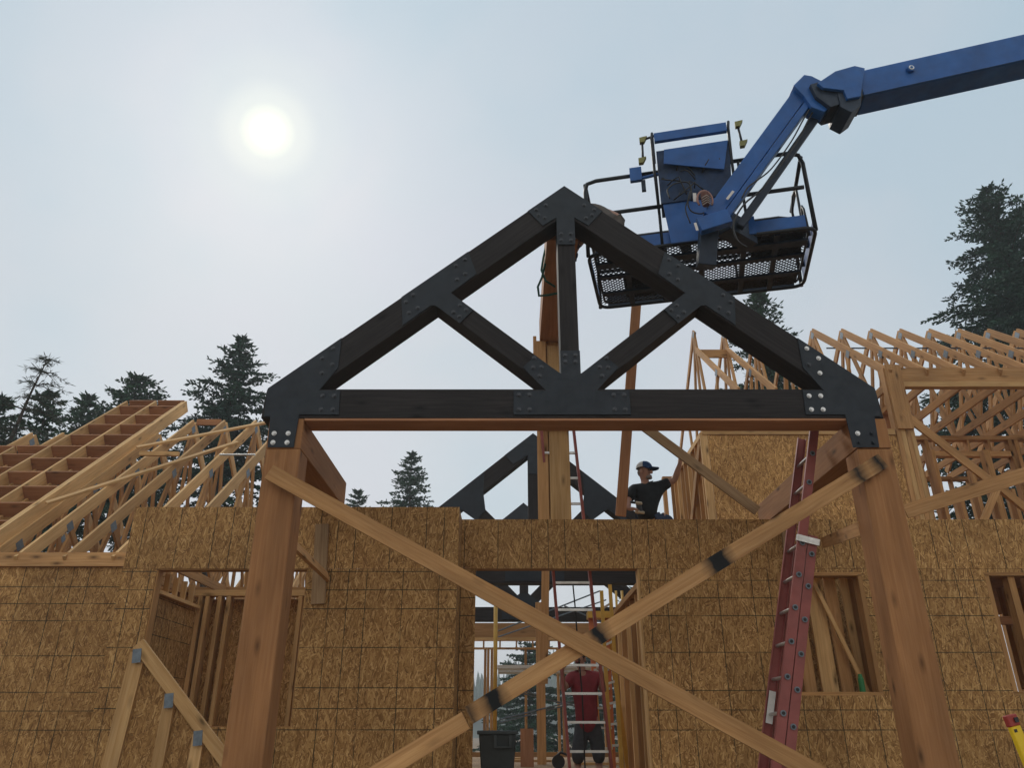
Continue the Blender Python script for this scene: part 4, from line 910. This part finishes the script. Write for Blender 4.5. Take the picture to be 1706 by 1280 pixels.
# ------------------------------------------------------------------ trees
def conifer(name, label, px, D, crown, rad, seed, mat='needles', group='trees behind the house', sparse=1.0, lean=(0, 0), droop=.25, power=.8, ratio=.045, twigw=.042):
    rnd = random.Random(seed); top = P(*px, D); H = top.z
    base = Vector((top.x + lean[0] * H, D + lean[1] * H, 0))
    t = thing(name, label, 'tree', base, group)
    axis = lambda z: base.lerp(Vector((top.x, D, H)), z / H)
    m = MB(); m.tube([axis(H * k / 10) + Vector((rnd.uniform(-.05, .05), 0, 0)) for k in range(11)], .022 * H * .8, 8, r1=.012); m.build('trunk', 'bark', t, smooth=True)
    fo, br = MB(), MB(); z = H - .05; vi = fo.v
    fv, ff = [], []
    def leaf(p, d, ln, w):
        n = Vector((rnd.uniform(-1, 1), rnd.uniform(-1, 1), rnd.uniform(-1, 1))).cross(d)
        if n.length < 1e-4: return
        n.normalize(); i = len(fv); q = p + d * ln
        fv.extend((p - n * w * .35, p + d * ln * .55 - n * w, q, p + d * ln * .55 + n * w)); ff.append((i, i + 1, i + 2, i + 3))
    brv = []
    while z > H - crown:
        dep = (H - z) / crown; L_ = rad * (dep ** power) * rnd.uniform(.85, 1.12) + .15
        nb = max(3, int(rnd.uniform(6, 9) * sparse))
        a0 = rnd.uniform(0, 6.28)
        for k in range(nb):
            if rnd.random() < .10 * (1 - sparse * .4): continue
            a = a0 + 6.283 * k / nb + rnd.uniform(-.35, .35); ln = L_ * rnd.choice((rnd.uniform(.55, .9), rnd.uniform(.85, 1.12)))
            rise = (.55 - dep * .75) + rnd.uniform(-.12, .12)
            d = Vector((math.cos(a), math.sin(a), 0)); p = axis(z); n_ = max(3, int(ln / .22)); prevp = p
            for i in range(1, n_ + 1):
                f_ = i / n_
                cur = p + d * ln * f_ + Vector((0, 0, ln * (rise * f_ - droop * f_ * f_ + .28 * droop * f_ ** 4)))
                brv.append((prevp.copy(), cur.copy(), .02 * (1 - f_ * .7) * (1 + ln * .3)))
                dirv = (cur - prevp).normalized(); side = dirv.cross(Vector((0, 0, 1)))
                wd = ln * .30 * (1 - f_ * .62) * (.5 + f_) + .08
                for sg in (-1, 1):
                    for rr in range(2 if sparse > .6 else 1):
                        tw = (side * sg * rnd.uniform(.6, 1.1) + dirv * rnd.uniform(.3, .9) + Vector((0, 0, rnd.uniform(-.35, .22)))).normalized()
                        q = prevp.lerp(cur, rnd.random()); tl_ = wd * rnd.uniform(.6, 1.2)
                        ns = max(1, int(tl_ / .12))
                        for e_ in range(ns):
                            pp = q + tw * tl_ * e_ / ns
                            for _ in range(4):
                                leaf(pp, (tw + Vector((rnd.uniform(-.7, .7), rnd.uniform(-.7, .7), rnd.uniform(-.4, .5)))).normalized(), rnd.uniform(.11, .21), twigw * rnd.uniform(.5, 1.0))
                leaf(cur, (dirv + Vector((0, 0, .3))).normalized(), .25, twigw)
                prevp = cur
        z -= (.26 + dep * .20) / max(.45, sparse) * rnd.uniform(.8, 1.25)
    for _ in range(14): leaf(axis(H - rnd.uniform(0, .5)), Vector((rnd.uniform(-.6, .6), rnd.uniform(-.6, .6), 1)).normalized(), .25, twigw * .7)
    fo.v = fv; fo.f = ff; fo.uv = []
    me = bpy.data.meshes.new('crown'); me.from_pydata([tuple(p - base) for p in fv], [], ff); me.materials.append(MATS[mat])
    o = bpy.data.objects.new('crown', me); C.objects.link(o); o.parent = t
    for a, c, r in brv:
        w_ = (c - a).cross(Vector((.3, 1, .1))).normalized() * r; br.face([a - w_, a + w_, c + w_ * .7, c - w_ * .7])
        w2 = (c - a).cross(w_).normalized() * r; br.face([a - w2, a + w2, c + w2 * .7, c - w2 * .7])
    br.build('branches', 'bark', t)['kind'] = 'stuff'
    return t
conifer('fir_tree', 'tall dense fir tree rising above the right roof trusses at the right edge', (1645, 318), 26, 9.5, 4.1, 11, 'needles_blue', power=.62)
conifer('fir_tree', 'fir tree partly hidden behind the right rafter of the dark truss', (1262, 490), 27, 9, 2.6, 12, power=.7)
conifer('fir_tree', 'small far fir tree standing alone above the middle of the wall', (687, 757), 40, 6, 2.3, 13, power=.75)
conifer('fir_tree', 'broad fir tree between the left roof and the porch truss', (404, 566), 28, 7, 2.9, 14, 'needles_blue', power=.72)
conifer('fir_tree', 'round-topped fir tree behind the peak of the left rafter panel', (231, 632), 28, 6, 3.1, 15, power=.6)
conifer('fir_tree', 'low fir tree at the left shoulder of the rafter panel', (148, 664), 29, 6, 2.1, 16, power=.7)
conifer('fir_tree', 'dense dark fir tree under the bare leaning tree at the left', (84, 660), 22, 6, 2.0, 17, power=.7)
conifer('fir_tree', 'tip of a fir tree just above the wall right of the left porch post', (597, 821), 42, 5, 1.9, 18, power=.7)
conifer('fir_tree', 'fir tree at the left edge of the picture, behind the leaning tree', (4, 668), 23, 5, 2.0, 19, power=.6)
conifer('larch_tree', 'sparse leaning tree with drooping bare branches at the far left', (80, 598), 19, 7, 1.9, 20, 'larch', sparse=.7, lean=(-.17, 0), droop=1.0, power=.5, twigw=.012)
conifer('fir_tree', 'tall fir off the left edge with only a branch tip in view', (-96, 380), 20, 8, 1.95, 21, power=.8)
conifer('fir_tree', 'bushy fir tree seen through the doorway between the studs', (882, 1058), 46, 7.0, 3.0, 22, power=.5)
conifer('fir_tree', 'second fir seen through the doorway, behind the red ladder', (985, 1050), 48, 6.5, 2.8, 23, power=.5)
conifer('fir_tree', 'low fir seen through the doorway left of the scaffold', (845, 1160), 60, 4.2, 2.6, 24, power=.5)
conifer('fir_tree', 'fir seen past the studs at the right of the doorway', (1062, 985), 45, 8, 2.6, 25, power=.5)
conifer('fir_tree', 'fir behind the right wing, showing through its roof trusses', (1600, 640), 30, 8, 3.2, 26, power=.6)
conifer('fir_tree', 'fir seen through the window gap behind the left post', (497, 1010), 40, 6, 2.4, 27, power=.6)
# distant wood along the hill, one mass
m = MB(); rnd = random.Random(4)
for k in range(900):
    a = rnd.uniform(-50, 50); rr = rnd.uniform(285, 345); xx, yy = rr * math.sin(R(a)), rr * math.cos(R(a)); ht = rnd.uniform(7, 13)
    zb = (13 + 7 * math.sin(a * .11 + 1) + 3 * math.sin(a * .37)) * max(0, min(1, (rr - 264) / 66)) if rr < 330 else (13 + 7 * math.sin(a * .11 + 1) + 3 * math.sin(a * .37)) * (1 - (rr - 330) / 99)
    for q in range(3):
        z0_ = zb + ht * .3 * q; w_ = (1 - q * .28) * 2.0
        pts = [(xx + w_ * math.cos(6.283 * i / 6 + q), yy + w_ * math.sin(6.283 * i / 6 + q), z0_ - .6 * (i % 2)) for i in range(6)]
        for i in range(6): m.face([pts[i], pts[(i + 1) % 6], (xx, yy, z0_ + ht * .46)])
o = m.build('far_wood', 'needles'); o['kind'] = 'stuff'; o['label'] = 'hazy wooded ridge in the distance seen through the doorway'; o['category'] = 'wood'
# ------------------------------------------------------------------ people
def skin_obj(name, nodes, edges, mat, parent, root=0, sub=2, origin=None):
    off = root_loc(parent); me = bpy.data.meshes.new(name)
    me.from_pydata([tuple(Vector(p) - off) for p, r in nodes], edges, [])
    me.materials.append(MATS[mat])
    o = bpy.data.objects.new(name, me); C.objects.link(o); o.parent = parent
    bm = bmesh.new(); bm.from_mesh(me); lay = bm.verts.layers.skin.verify(); bm.verts.ensure_lookup_table()
    for i, (p, r) in enumerate(nodes):
        bm.verts[i][lay].radius = r if isinstance(r, tuple) else (r, r); bm.verts[i][lay].use_root = (i == root)
    bm.to_mesh(me); bm.free()
    md = o.modifiers.new('skin', 'SKIN'); md.use_smooth_shade = True; md.branch_smoothing = .4
    ms = o.modifiers.new('subsurf', 'SUBSURF'); ms.levels = sub; ms.render_levels = sub
    return o
def chain(nodes, edges, start, pts):
    prev = start
    for p, r in pts:
        nodes.append((p, r)); edges.append((prev, len(nodes) - 1)); prev = len(nodes) - 1
    return prev
def hand(name, wrist, palm, fdir, ndir, par, curl=.5, mat='skin', s=1.0):
    """palm and five separate fingers: wrist->palm points, fdir finger direction, ndir palm normal (curl side)"""
    wrist, palm, fdir, ndir = Vector(wrist), Vector(palm), Vector(fdir).normalized(), Vector(ndir).normalized()
    side = fdir.cross(ndir).normalized(); nodes = [(wrist, .026 * s), (palm, (.036 * s, .022 * s))]; edges = [(0, 1)]
    for k, ln in enumerate((.072, .082, .076, .06)):
        b0 = palm + side * (.030 - .02 * k) * s + fdir * .035 * s
        j1 = b0 + (fdir * math.cos(curl * .6) + ndir * math.sin(curl * .6)) * ln * .42 * s
        j2 = j1 + (fdir * math.cos(curl * 1.5) + ndir * math.sin(curl * 1.5)) * ln * .33 * s
        j3 = j2 + (fdir * math.cos(curl * 2.2) + ndir * math.sin(curl * 2.2)) * ln * .28 * s
        chain(nodes, edges, 1, [(b0, .0105 * s), (j1, .0095 * s), (j2, .0088 * s), (j3, .0075 * s)])
    th0 = palm + side * .035 * s - fdir * .01 * s
    chain(nodes, edges, 1, [(th0, .013 * s), (th0 + (side * .7 + fdir * .6 + ndir * .4) * .035 * s, .011 * s), (th0 + (side * .6 + fdir * 1.1 + ndir * .9) * .05 * s, .009 * s)])
    return nodes, edges
def merge(nodes, edges, at, n2, e2):
    """attach a hand (its node 0 = wrist coincides with node index at)"""
    mp = {0: at}
    for i in range(1, len(n2)): nodes.append(n2[i]); mp[i] = len(nodes) - 1
    for a, b in e2: edges.append((mp[a], mp[b]))
def head_nodes(nodes, edges, neck_i, hc, fwd, up_=Vector((0, 0, 1)), s=1.0):
    """skull, jaw, nose, ears as one skinned branch; hc = centre of the skull"""
    fwd = Vector(fwd).normalized(); sd = fwd.cross(up_).normalized()
    i_low = chain(nodes, edges, neck_i, [(hc - up_ * .055 * s + fwd * .005, (.066 * s, .070 * s))])
    i_c = chain(nodes, edges, i_low, [(hc + up_ * .02 * s, (.078 * s, .092 * s))])
    chain(nodes, edges, i_c, [(hc + up_ * .085 * s, .055 * s)])
    chain(nodes, edges, i_low, [(hc - up_ * .085 * s + fwd * .06 * s, (.036 * s, .026 * s))])
    return sd
def face(par, hc, fwd, up_=Vector((0, 0, 1)), s=1.0, beard=False):
    fwd = Vector(fwd).normalized(); sd = fwd.cross(up_).normalized()
    M = Matrix((sd, fwd, up_)).transposed()
    m = MB(); m.ellip(hc + fwd * .103 * s - up_ * .022 * s, (.016 * s, .022 * s, .026 * s), 8, 6, M); m.build('nose', 'skin', par, smooth=True)
    for q in (-1, 1):
        m = MB(); m.ellip(hc + sd * q * .082 * s - up_ * .02 * s, (.012 * s, .022 * s, .033 * s), 8, 6, M); m.build('ear', 'skin', par, smooth=True)
        m = MB(); m.ellip(hc + fwd * .085 * s + sd * q * .033 * s + up_ * .008 * s, (.014 * s, .01 * s, .009 * s), 8, 6, M); m.build('eye', 'tool_dark', par, smooth=True)
    m = MB(); m.ellip(hc + fwd * .094 * s - up_ * .066 * s, (.026 * s, .008 * s, .006 * s), 8, 6, M); m.build('mouth', 'shirt_red', par, smooth=True)
    if beard:
        m = MB(); m.ellip(hc + fwd * .062 * s - up_ * .09 * s, (.05 * s, .042 * s, .030 * s), 10, 7, M); m.build('beard', 'hair_grey', par, smooth=True)
# --- man sitting on the wall
MY = 9.62
px = lambda u, v, Y=MY: P(u, v, Y)
man = thing('person', 'person in blue and white cap and black t-shirt sitting on the wall, one arm raised', 'person', px(1072, 862))
hip = px(1076, 872); chest = px(1079, 826); nk = px(1075, 805); hc = px(1073, 786) + Vector((0, -.02, 0))
shR = px(1054, 815) ; shL = px(1099, 811)
elR = px(1046, 836, MY - .10); wrR = px(1047, 848, MY - .22)
elL = px(1124, 800, MY - .04); wrL = px(1133, 772, MY - .14)
nodes = [(hip, (.15, .11)), (px(1078, 846), (.15, .11)), (chest, (.165, .115)), (nk - Vector((0, 0, .03)), (.075, .07)), (nk + Vector((0, 0, .03)), .055)]
edges = [(0, 1), (1, 2), (2, 3), (3, 4)]
fwd = Vector((.75, -.62, -.12)); head_nodes(nodes, edges, 4, hc, fwd)
iR = chain(nodes, edges, 2, [(shR, .062), (shR.lerp(elR, .5), .05), (elR, .042), (elR.lerp(wrR, .5), .04), (wrR, .028)])
iL = chain(nodes, edges, 2, [(shL, .062), (shL.lerp(elL, .5), .052), (elL, .044), (elL.lerp(wrL, .5), .042), (wrL, .029)])
kneeR = px(1110, 866, MY + .25); kneeL = px(1118, 864, MY - .02) + Vector((.0, .12, .02))
iA = chain(nodes, edges, 0, [(hip + Vector((.05, .10, .02)), .095), (kneeR, .065), (kneeR + Vector((.05, .12, -.42)), .042), (kneeR + Vector((.1, 0.06, -.47)), .035)])
iB = chain(nodes, edges, 0, [(hip + Vector((.09, -.0, .02)), .095), (kneeL, .065), (kneeL + Vector((.06, .05, -.42)), .042), (kneeL + Vector((.12, -.0, -.47)), .035)])
hn, he = hand('h', wrL, wrL + Vector((.01, -.03, .065)), (0, -.25, 1), (-.3, -1, .2), man, .6); merge(nodes, edges, iL, hn, he)
hn, he = hand('h', wrR, wrR + Vector((.055, -.03, -.01)), (1, -.4, -.1), (.1, .2, -1), man, 1.1); merge(nodes, edges, iR, hn, he)
skin_obj('body', nodes, edges, 'skin', man)
face(man, hc, fwd, s=1.0, beard=True)
# shirt
n2 = [(hip + Vector((0, 0, .01)), (.195, .15)), (px(1078, 846), (.20, .15)), (chest, (.215, .155)), (nk - Vector((0, 0, .005)), (.088, .088))]; e2 = [(0, 1), (1, 2), (2, 3)]
chain(n2, e2, 2, [(shR, .095), (shR.lerp(elR, .45), .084), (shR.lerp(elR, .9), .074)]); chain(n2, e2, 2, [(shL, .098), (shL.lerp(elL, .45), .078), (shL.lerp(elL, .72), .070)])
skin_obj('shirt', n2, e2, 'shirt_black', man)
n2 = [(hip - Vector((0, 0, .02)), (.165, .125))]; e2 = []
chain(n2, e2, 0, [(hip + Vector((.05, .10, .02)), .108), (kneeR, .08), (kneeR + Vector((.05, .12, -.40)), .06)]); chain(n2, e2, 0, [(hip + Vector((.09, 0, .02)), .108), (kneeL, .08), (kneeL + Vector((.06, .05, -.40)), .06)])
skin_obj('trousers', n2, e2, 'jeans', man)
def cap(par, hc, fwd, front, back):
    fwd = Vector(fwd); fwd.z = 0; fwd.normalize(); sd = Vector((fwd.y, -fwd.x, 0)); upv = Vector((0, 0, 1)); M = Matrix((sd, fwd, upv)).transposed()
    for nm, mt, sg in (('cap_front', front, 1), ('cap_back', back, -1)):
        m = MB()
        seg_, rg = 14, 6
        for i in range(rg):
            for k in range(seg_):
                def pt_(i, k):
                    th = math.pi / 2 * i / rg; ph = math.pi * k / seg_
                    return hc + Vector((0, 0, .035)) + M @ Vector((.094 * math.cos(th) * math.cos(ph), sg * (.108 * math.cos(th) * math.sin(ph) + .0), .098 * math.sin(th) ** .9))
                m.face([pt_(i, k), pt_(i, k + 1), pt_(i + 1, k + 1), pt_(i + 1, k)])
        o = m.build(nm, mt, par, smooth=True)
    m = MB()
    for t_ in (0, .006):
        pass
    rowA = [hc + Vector((0, 0, .035)) + M @ Vector((.086 * math.cos(math.pi * k / 8), .098 * math.sin(math.pi * k / 8), 0)) for k in range(9)]
    rowB = [hc + Vector((0, 0, .022)) + M @ Vector((.080 * math.cos(math.pi * k / 8), .06 + .135 * math.sin(math.pi * k / 8) ** .6 if 0 < k < 8 else .06, -.012 * abs(math.cos(math.pi * k / 8)))) for k in range(9)]
    for k in range(8):
        m.face([rowA[k], rowA[k + 1], rowB[k + 1], rowB[k]]); dz = Vector((0, 0, .007))
        m.face([rowB[k] + dz, rowB[k + 1] + dz, rowA[k + 1] + dz, rowA[k] + dz]); m.face([rowB[k], rowB[k + 1], rowB[k + 1] + dz, rowB[k] + dz])
    m.build('cap_brim', front, par)
cap(man, hc, (.93, -.36, 0), 'cap_blue', 'cap_white')
m = MB(); m.ellip(hc + Vector((0, .03, -.01)), (.088, .085, .07)); m.build('hair', 'hair_grey', man, smooth=True)
# drill in his right hand
g0s = .72
dr = thing('nail_gun', 'tan and dark power nailer held by the seated man', 'power tool', wrR + Vector((.09, -.06, 0)))
g0 = wrR + Vector((.085, -.05, -.01))
m = MB(); m.board(g0 + Vector((.0, 0, .10)) * g0s, g0 + Vector((.11, -.03, .075)) * g0s, .042, .038); m.build('motor', 'tool_tan', dr, bevel=.012)
m = MB(); m.board(g0 + Vector((-.09, .02, .12)) * g0s, g0 + Vector((0, 0, .10)) * g0s, .03, .03); m.build('nose', 'tool_dark', dr, bevel=.008)
m = MB(); m.board(g0 + Vector((.07, -.015, .06)) * g0s, g0 + Vector((.085, -.02, -.07)) * g0s, .036, .034); m.build('handle', 'tool_dark', dr, bevel=.008)
m = MB(); m.board(g0 + Vector((-.02, 0, -.055)) * g0s, g0 + Vector((.14, -.03, -.085)) * g0s, .032, .038); m.build('battery', 'tool_tan', dr, bevel=.008)
# --- man climbing inside
CY_ = 10.52; q = lambda u, v, Y=CY_: P(u, v, Y)
MB().box((5.2, 10.9, Z(1.35)), (9, 11.0, Z(1.45)), 0).build('blocking', 'block_wood', bk)
m2 = thing('person', 'person in red t-shirt and grey trousers climbing behind the ladder in the doorway', 'person', (q(975, 1280).x, CY_, FL))
hip = q(979, 1212); chest = q(974, 1145); nk = q(969, 1117); hc = q(964, 1097)
sR, sL = q(951, 1128), q(997, 1127)
nodes = [(hip, (.155, .11)), (q(977, 1180), (.15, .105)), (chest, (.17, .115)), (nk - Vector((0, 0, .03)), (.08, .07)), (nk + Vector((0, 0, .04)), .055)]; edges = [(0, 1), (1, 2), (2, 3), (3, 4)]
fwd = Vector((-.3, -1, .1)); head_nodes(nodes, edges, 4, hc, fwd)
eR, wR = q(938, 1150, 10.4), q(937, 1125, 10.05); eL, wL = q(1005, 1152, 10.45), q(1003, 1132, 10.1)
iR = chain(nodes, edges, 2, [(sR, .062), (sR.lerp(eR, .5), .052), (eR, .044), (eR.lerp(wR, .5), .04), (wR, .029)])
iL = chain(nodes, edges, 2, [(sL, .062), (sL.lerp(eL, .5), .052), (eL, .044), (eL.lerp(wL, .5), .04), (wL, .029)])
kR, kL = q(963, 1262, 10.4), q(998, 1262, 10.45)
for hipo, k_ in ((-.09, kR), (.10, kL)):
    chain(nodes, edges, 0, [(hip + Vector((hipo, 0, -.06)), .095), (k_, .066), (Vector((k_.x, 10.5, FL + .16)), .045), (Vector((k_.x, 10.38, FL + .1)), .04)])
hn, he = hand('h', wR, wR + Vector((0, -.04, .05)), (.1, -.4, 1), (1, -.2, 0), m2, .9); merge(nodes, edges, iR, hn, he)
hn, he = hand('h', wL, wL + Vector((0, -.04, .05)), (-.1, -.4, 1), (-1, -.2, 0), m2, .9); merge(nodes, edges, iL, hn, he)
skin_obj('body', nodes, edges, 'skin', m2); face(m2, hc, fwd)
m = MB(); m.ellip(hc + Vector((.01, .03, .045)), (.09, .10, .085)); m.build('hair', 'shirt_black', m2, smooth=True)
n2 = [(hip + Vector((-.01, 0, -.13)), (.21, .175)), (q(977, 1180), (.20, .155)), (chest, (.22, .17)), (nk - Vector((0, 0, .02)), (.10, .10))]; e2 = [(0, 1), (1, 2), (2, 3)]
chain(n2, e2, 2, [(sR, .095), (sR.lerp(eR, .75), .082)]); chain(n2, e2, 2, [(sL, .095), (sL.lerp(eL, .75), .082)])
skin_obj('shirt', n2, e2, 'shirt_red', m2)
n2 = [(hip + Vector((0, 0, -.06)), (.19, .16)), (hip + Vector((0, 0, .14)), (.19, .155))]; e2 = [(0, 1)]
for hipo, k_ in ((-.09, kR), (.10, kL)): chain(n2, e2, 0, [(hip + Vector((hipo, 0, -.08)), .112), (k_, .085), (Vector((k_.x, 10.5, FL + .18)), .068)])
skin_obj('trousers', n2, e2, 'trousers_grey', m2)
# --- person crouching behind the peak, only the back shows
m3 = thing('person', 'person in brownish shirt crouched behind the truss peak, only a rounded back in view', 'person', (.85, 7.6, Z(5.2)))
q = lambda u, v, Y=7.55: P(u, v, Y)
hp = Vector((.64, 7.85, Z(5.36))); mid = q(984, 352, 7.6); chs = q(1004, 356, 7.4); nk = q(1012, 385, 7.25); hc = q(1018, 405, 7.15)
nodes = [(hp, (.15, .12)), (mid, (.15, .12)), (chs, (.16, .12)), (nk, .06)]; edges = [(0, 1), (1, 2), (2, 3)]
head_nodes(nodes, edges, 3, hc, Vector((.3, -.6, -.7)), Vector((.2, -.3, .3)).normalized())
chain(nodes, edges, 2, [(chs + Vector((-.17, -.05, -.06)), .06), (chs + Vector((-.30, -.12, -.25)), .045), (q(968, 398, 7.06), .03), (q(968, 408, 7.04), (.034, .02))])
chain(nodes, edges, 2, [(chs + Vector((.15, -.05, -.08)), .06), (chs + Vector((.16, -.14, -.28)), .045), (q(1020, 425, 7.06), .03), (q(1022, 436, 7.04), (.034, .02))])
chain(nodes, edges, 0, [(hp + Vector((-.07, .1, -.02)), .09), (Vector((.50, 8.2, Z(5.30))), .065), (Vector((.50, 8.6, Z(5.27))), .045)])
chain(nodes, edges, 0, [(hp + Vector((.05, .1, -.02)), .09), (Vector((.64, 8.25, Z(5.30))), .065), (Vector((.64, 8.65, Z(5.27))), .045)])
skin_obj('body', nodes, edges, 'skin', m3)
n2 = [(hp, (.18, .15)), (mid, (.185, .155)), (chs, (.19, .155)), (nk - Vector((.02, 0, 0)), .10)]; e2 = [(0, 1), (1, 2), (2, 3)]
chain(n2, e2, 2, [(chs + Vector((-.17, -.05, -.06)), .08), (chs + Vector((-.30, -.12, -.25)), .066), (q(968, 397, 7.06), .045)]); chain(n2, e2, 2, [(chs + Vector((.15, -.05, -.08)), .085), (chs + Vector((.16, -.14, -.28)), .07), (q(1020, 424, 7.06), .045)])
skin_obj('shirt', n2, e2, 'shirt_brown', m3)
n2 = [(hp, (.165, .13))]; e2 = []
chain(n2, e2, 0, [(hp + Vector((-.07, .1, -.02)), .105), (Vector((.50, 8.2, Z(5.30))), .08), (Vector((.50, 8.6, Z(5.28))), .06)]); chain(n2, e2, 0, [(hp + Vector((.05, .1, -.02)), .105), (Vector((.64, 8.25, Z(5.30))), .08), (Vector((.64, 8.65, Z(5.28))), .06)])
skin_obj('trousers', n2, e2, 'jeans', m3)
# --- person kneeling in the basket: one shoe shows beside the jib
m4 = thing('person', 'person crouched low in the lift basket, one brown shoe showing by the jib', 'person', Q(1.6, .7, .02))
an = P(1177, 352, 6.83); hp = Q(1.35, .55, .45); ch_ = Q(1.3, .62, .72); nk = Q(1.28, .58, .9); hc = Q(1.27, .54, 1.0)
nodes = [(hp, (.15, .12)), (ch_, (.16, .12)), (nk, .06)]; edges = [(0, 1), (1, 2)]
head_nodes(nodes, edges, 2, hc, -bx_)
kn = Q(1.52, .22, .60)
chain(nodes, edges, 0, [(hp.lerp(kn, .5), .085), (kn, .065), (kn.lerp(an, .5), .05), (an + Vector((0, .05, -.02)), .036)])
chain(nodes, edges, 0, [(Q(1.15, .3, .35), .085), (Q(1.1, .2, .2), .065), (Q(1.15, .55, .1), .045)])
chain(nodes, edges, 1, [(Q(1.5, .6, .74), .058), (Q(1.56, .45, .55), .045), (Q(1.45, .3, .6), .032)])
chain(nodes, edges, 1, [(Q(1.1, .6, .74), .058), (Q(1.05, .45, .55), .045), (Q(1.12, .3, .6), .032)])
skin_obj('body', nodes, edges, 'skin', m4)
n2 = [(hp, (.17, .135)), (ch_, (.18, .135)), (nk - up * .05, .08)]; e2 = [(0, 1), (1, 2)]
skin_obj('shirt', n2, e2, 'shirt_brown', m4)
n2 = [(hp, (.16, .13))]; e2 = []
chain(n2, e2, 0, [(hp.lerp(kn, .5), .1), (kn, .08), (kn.lerp(an, .6), .062)]); chain(n2, e2, 0, [(Q(1.15, .3, .35), .1), (Q(1.1, .2, .2), .08), (Q(1.15, .55, .1), .055)])
skin_obj('trousers', n2, e2, 'shirt_brown', m4)
toe, heel = P(1173, 318, 6.74), P(1177, 345, 6.78)
n2 = [(heel, (.045, .045)), (heel.lerp(toe, .5), (.05, .042)), (toe, (.047, .036))]; e2 = [(0, 1), (1, 2)]
shoe = skin_obj('shoe', n2, e2, 'shoe_brown', m4)
m = MB(); a_ = heel.lerp(toe, .5)
for k in range(13):
    pass
ring = [a_ + Vector((math.sin(t) * .082, -.02 if False else .015, math.cos(t) * .12)) for t in [R(-125 + 250 * k / 14) for k in range(15)]]
m.tube(ring, .012, 6); m.build('sole', 'shoe_sole', shoe, smooth=True)
for k in range(4):
    z_ = heel.lerp(toe, .05 + .14 * k); m = MB(); m.tube([z_ + Vector((-.05, -.035, -.01)), z_ + Vector((0, -.06, .012)), z_ + Vector((.05, -.035, -.005))], .006, 6); m.build('lace', 'lace', shoe, smooth=True)
m = MB(); m.board(P(1157, 322, 6.8), P(1158, 336, 6.8), .035, .01); m.build('pull_tab', 'sticker_white', shoe)

# ------------------------------------------------------------------ smoke haze in the air
hz = MB(); lo_, hi_ = Vector((-1700, -1700, -1.2)), Vector((1700, 1700, 34))
hz.hexa([Vector((lo_.x, lo_.y, lo_.z)), Vector((hi_.x, lo_.y, lo_.z)), Vector((hi_.x, hi_.y, lo_.z)), Vector((lo_.x, hi_.y, lo_.z)), Vector((lo_.x, lo_.y, hi_.z)), Vector((hi_.x, lo_.y, hi_.z)), Vector((hi_.x, hi_.y, hi_.z)), Vector((lo_.x, hi_.y, hi_.z))])
hm = bpy.data.materials.new('haze'); hm.use_nodes = True; hm.node_tree.nodes.clear()
pv = hm.node_tree.nodes.new('ShaderNodeVolumePrincipled'); pv.inputs['Color'].default_value = (.86, .90, .94, 1); pv.inputs['Density'].default_value = .0016; pv.inputs['Anisotropy'].default_value = .3
ho = hm.node_tree.nodes.new('ShaderNodeOutputMaterial'); hm.node_tree.links.new(pv.outputs[0], ho.inputs['Volume']); MATS['haze'] = hm
hzo = hz.build('haze', 'haze')
bm = bmesh.new(); bm.from_mesh(hzo.data); bmesh.ops.remove_doubles(bm, verts=bm.verts, dist=1e-4); bmesh.ops.recalc_face_normals(bm, faces=bm.faces); bm.to_mesh(hzo.data); bm.free(); hzo['kind'] = 'stuff'; hzo['label'] = 'thin grey smoke haze hanging in the air'; hzo['category'] = 'haze'
